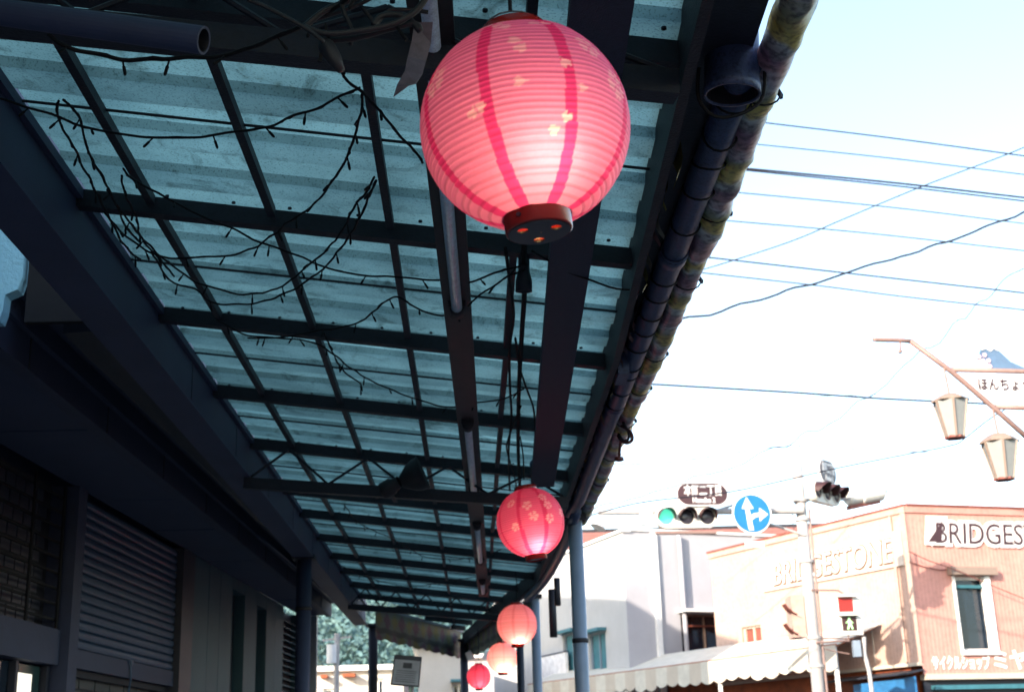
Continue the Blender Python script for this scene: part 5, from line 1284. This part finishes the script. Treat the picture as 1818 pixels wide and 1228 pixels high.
def hanging_lamp(u, vtop, vroof, vrim, vbot, half_top, half_bot, label):
    c = dp(u, vrim); zr = c.z; t = thing('hanging_lantern_lamp', dp(u, vbot), label, 'lamp', 'beige hexagonal lamps hanging from the street lamp frame')
    k = 12.5 / FPX; R1_, R2_ = half_top * k * 1.02, half_bot * k
    zt_ = dp(u, vroof).z; zb = dp(u, vbot).z; zz = dp(u, vtop).z
    cx_, cy_ = c.x, c.y
    g = MB(); g.tube([(cx_ - .02, cy_, zz), (cx_, cy_, zt_)], .012, 8); obj('stem', g, M['pinkmetal'], t)
    g = MB(); g.lathe((cx_, cy_, zr), [(R1_ * 1.08, 0), (R1_ * 1.10, .012), (R1_ * 1.02, .022), (R1_ * .86, (zt_ - zr) * .5), (R1_ * .5, (zt_ - zr) * .9), (0, zt_ - zr)], 6); obj('roof', g, M['lampcream'], t)
    rot = .35
    gl = MB(); fr_ = MB()
    P6 = lambda R, z, k: Vector((cx_ + R * math.cos(rot + k * math.pi / 3), cy_ + R * math.sin(rot + k * math.pi / 3), z))
    gl.v = [P6(R1_ * .96, zr, k) for k in range(6)] + [P6(R2_ * .96, zb, k) for k in range(6)]
    for k in range(6):
        g = MB(); g.prism([P6(R1_ * .95, zr, k), P6(R1_ * .95, zr, k + 1), P6(R2_ * .95, zb, k + 1), P6(R2_ * .95, zb, k)], (P6(1, 0, k + .5) - Vector((cx_, cy_, 0))) * .004); obj('pane', g, M['lampglass'], t)
        g = MB(); g.beam(P6(R1_, zr, k), P6(R2_, zb, k), .018, .014, (P6(1, 0, k) - Vector((cx_, cy_, 0)))); obj('corner_bar', g, M['lampcream'], t)
    g = MB(); g.lathe((cx_, cy_, zb - .012), [(0, 0), (R2_ * 1.05, 0), (R2_ * 1.05, .02), (0, .02)], 6, axis=(0, 0, 1)); obj('base_plate', g, M['trimred'], t)
hanging_lamp(1687, 645, 699, 713, 776, 30, 17, 'upper left beige hexagonal lamp hanging from the diagonal arm')
hanging_lamp(1774, 716, 769, 786, 850, 31, 17, 'lower right beige hexagonal lamp hanging near the picture edge')

# ================================================================== overhead wires
lab = ['faint', 'thin', 'thick', 'slim', 'plain', 'drooping', 'slack', 'low', 'steep', 'curving', 'twisted', 'rising', 'far', 'lowest']
def wire(px, Y, r, label, m='wirefar', sub=8, wob=0):
    pts = [ony(u, v, Y + .0) for u, v in px]; sp2 = smooth_path(pts, sub)
    if wob:
        for p in sp2: p.z += wob * noise.noise(p * 3)
    g = MB(); g.tube(sp2, r * 1.25, 5, caps=True); obj('overhead_wire', g, M[m], label=label, cat='wire', group='overhead wires across the street')
M['wirefar'] = mat('weathered_wire', (.025, .028, .04), .8, spec=.1)
def ext_(p): # carry the wire on past both ends of the visible stretch
    (a, b), (c, d) = p[0], p[1]; (e, f), (g_, h) = p[-2], p[-1]
    return [(a - (c - a) * .5 - 120, b - (d - b) / (c - a) * ((c - a) * .5 + 120))] + p + [(g_ + 260, h + (h - f) / (g_ - e) * 260)]
wire(ext_([(1340, 216), (1580, 245), (1818, 277)]), 20, .011, 'topmost thin overhead wire reaching the right picture edge')
wire(ext_([(1330, 255), (1580, 281), (1818, 310)]), 20, .009, 'second thin overhead wire below the topmost one')
wire(ext_([(1310, 298), (1580, 324), (1818, 351)]), 20, .015, 'upper strand of the dark double overhead wire')
wire(ext_([(1310, 301), (1580, 329), (1818, 357)]), 20, .012, 'lower strand of the dark double overhead wire')
wire(ext_([(1290, 340), (1580, 368), (1818, 397)]), 20, .009, 'thin overhead wire just below the dark double wire')
wire(ext_([(1270, 390), (1540, 414), (1818, 445)]), 20, .009, 'thin overhead wire midway between the double wire and the drooping pair')
wire(ext_([(1240, 455), (1540, 489), (1818, 520)]), 20, .012, 'upper of the drooping pair of overhead wires')
wire(ext_([(1235, 483), (1460, 508), (1600, 526), (1818, 550)]), 20, .010, 'lower of the drooping pair of overhead wires')
wire(ext_([(1160, 682), (1400, 696), (1560, 707), (1700, 714)]), 19, .013, 'dark overhead wire passing behind the upper hanging lamp')
wire([(1100, 520), (1250, 478), (1400, 430), (1500, 388), (1640, 330), (1818, 262), (2000, 180)], 17, .007, 'faint overhead wire rising to the upper right across the others')
wire([(1060, 600), (1205, 570), (1350, 533), (1470, 492), (1600, 455), (1720, 415), (1818, 378), (2000, 310)], 16, .012, 'dark curving overhead wire rising to the right edge', wob=.05)
wire([(1050, 900), (1180, 868), (1395, 790), (1470, 752), (1560, 690), (1680, 590), (1760, 520), (1830, 470), (1990, 380)], 18, .006, 'twisted faint cable climbing from the signal arm to the right edge', wob=.12)
wire([(1000, 930), (1130, 893), (1300, 872), (1480, 832), (1600, 808), (1690, 790), (1715, 776), (1765, 738), (1850, 690)], 16, .007, 'slack cable running from the signal arm up under the lower hanging lamp')
wire([(1000, 822), (1180, 821), (1400, 791), (1560, 800), (1818, 806), (1990, 810)], 24, .007, 'low faint wire at the height of the pole top')
wire([(900, 700), (1200, 712), (1560, 700), (1740, 706), (1900, 712)], 24, .005, 'faint pale wire just above the dark wire behind the hanging lamp')
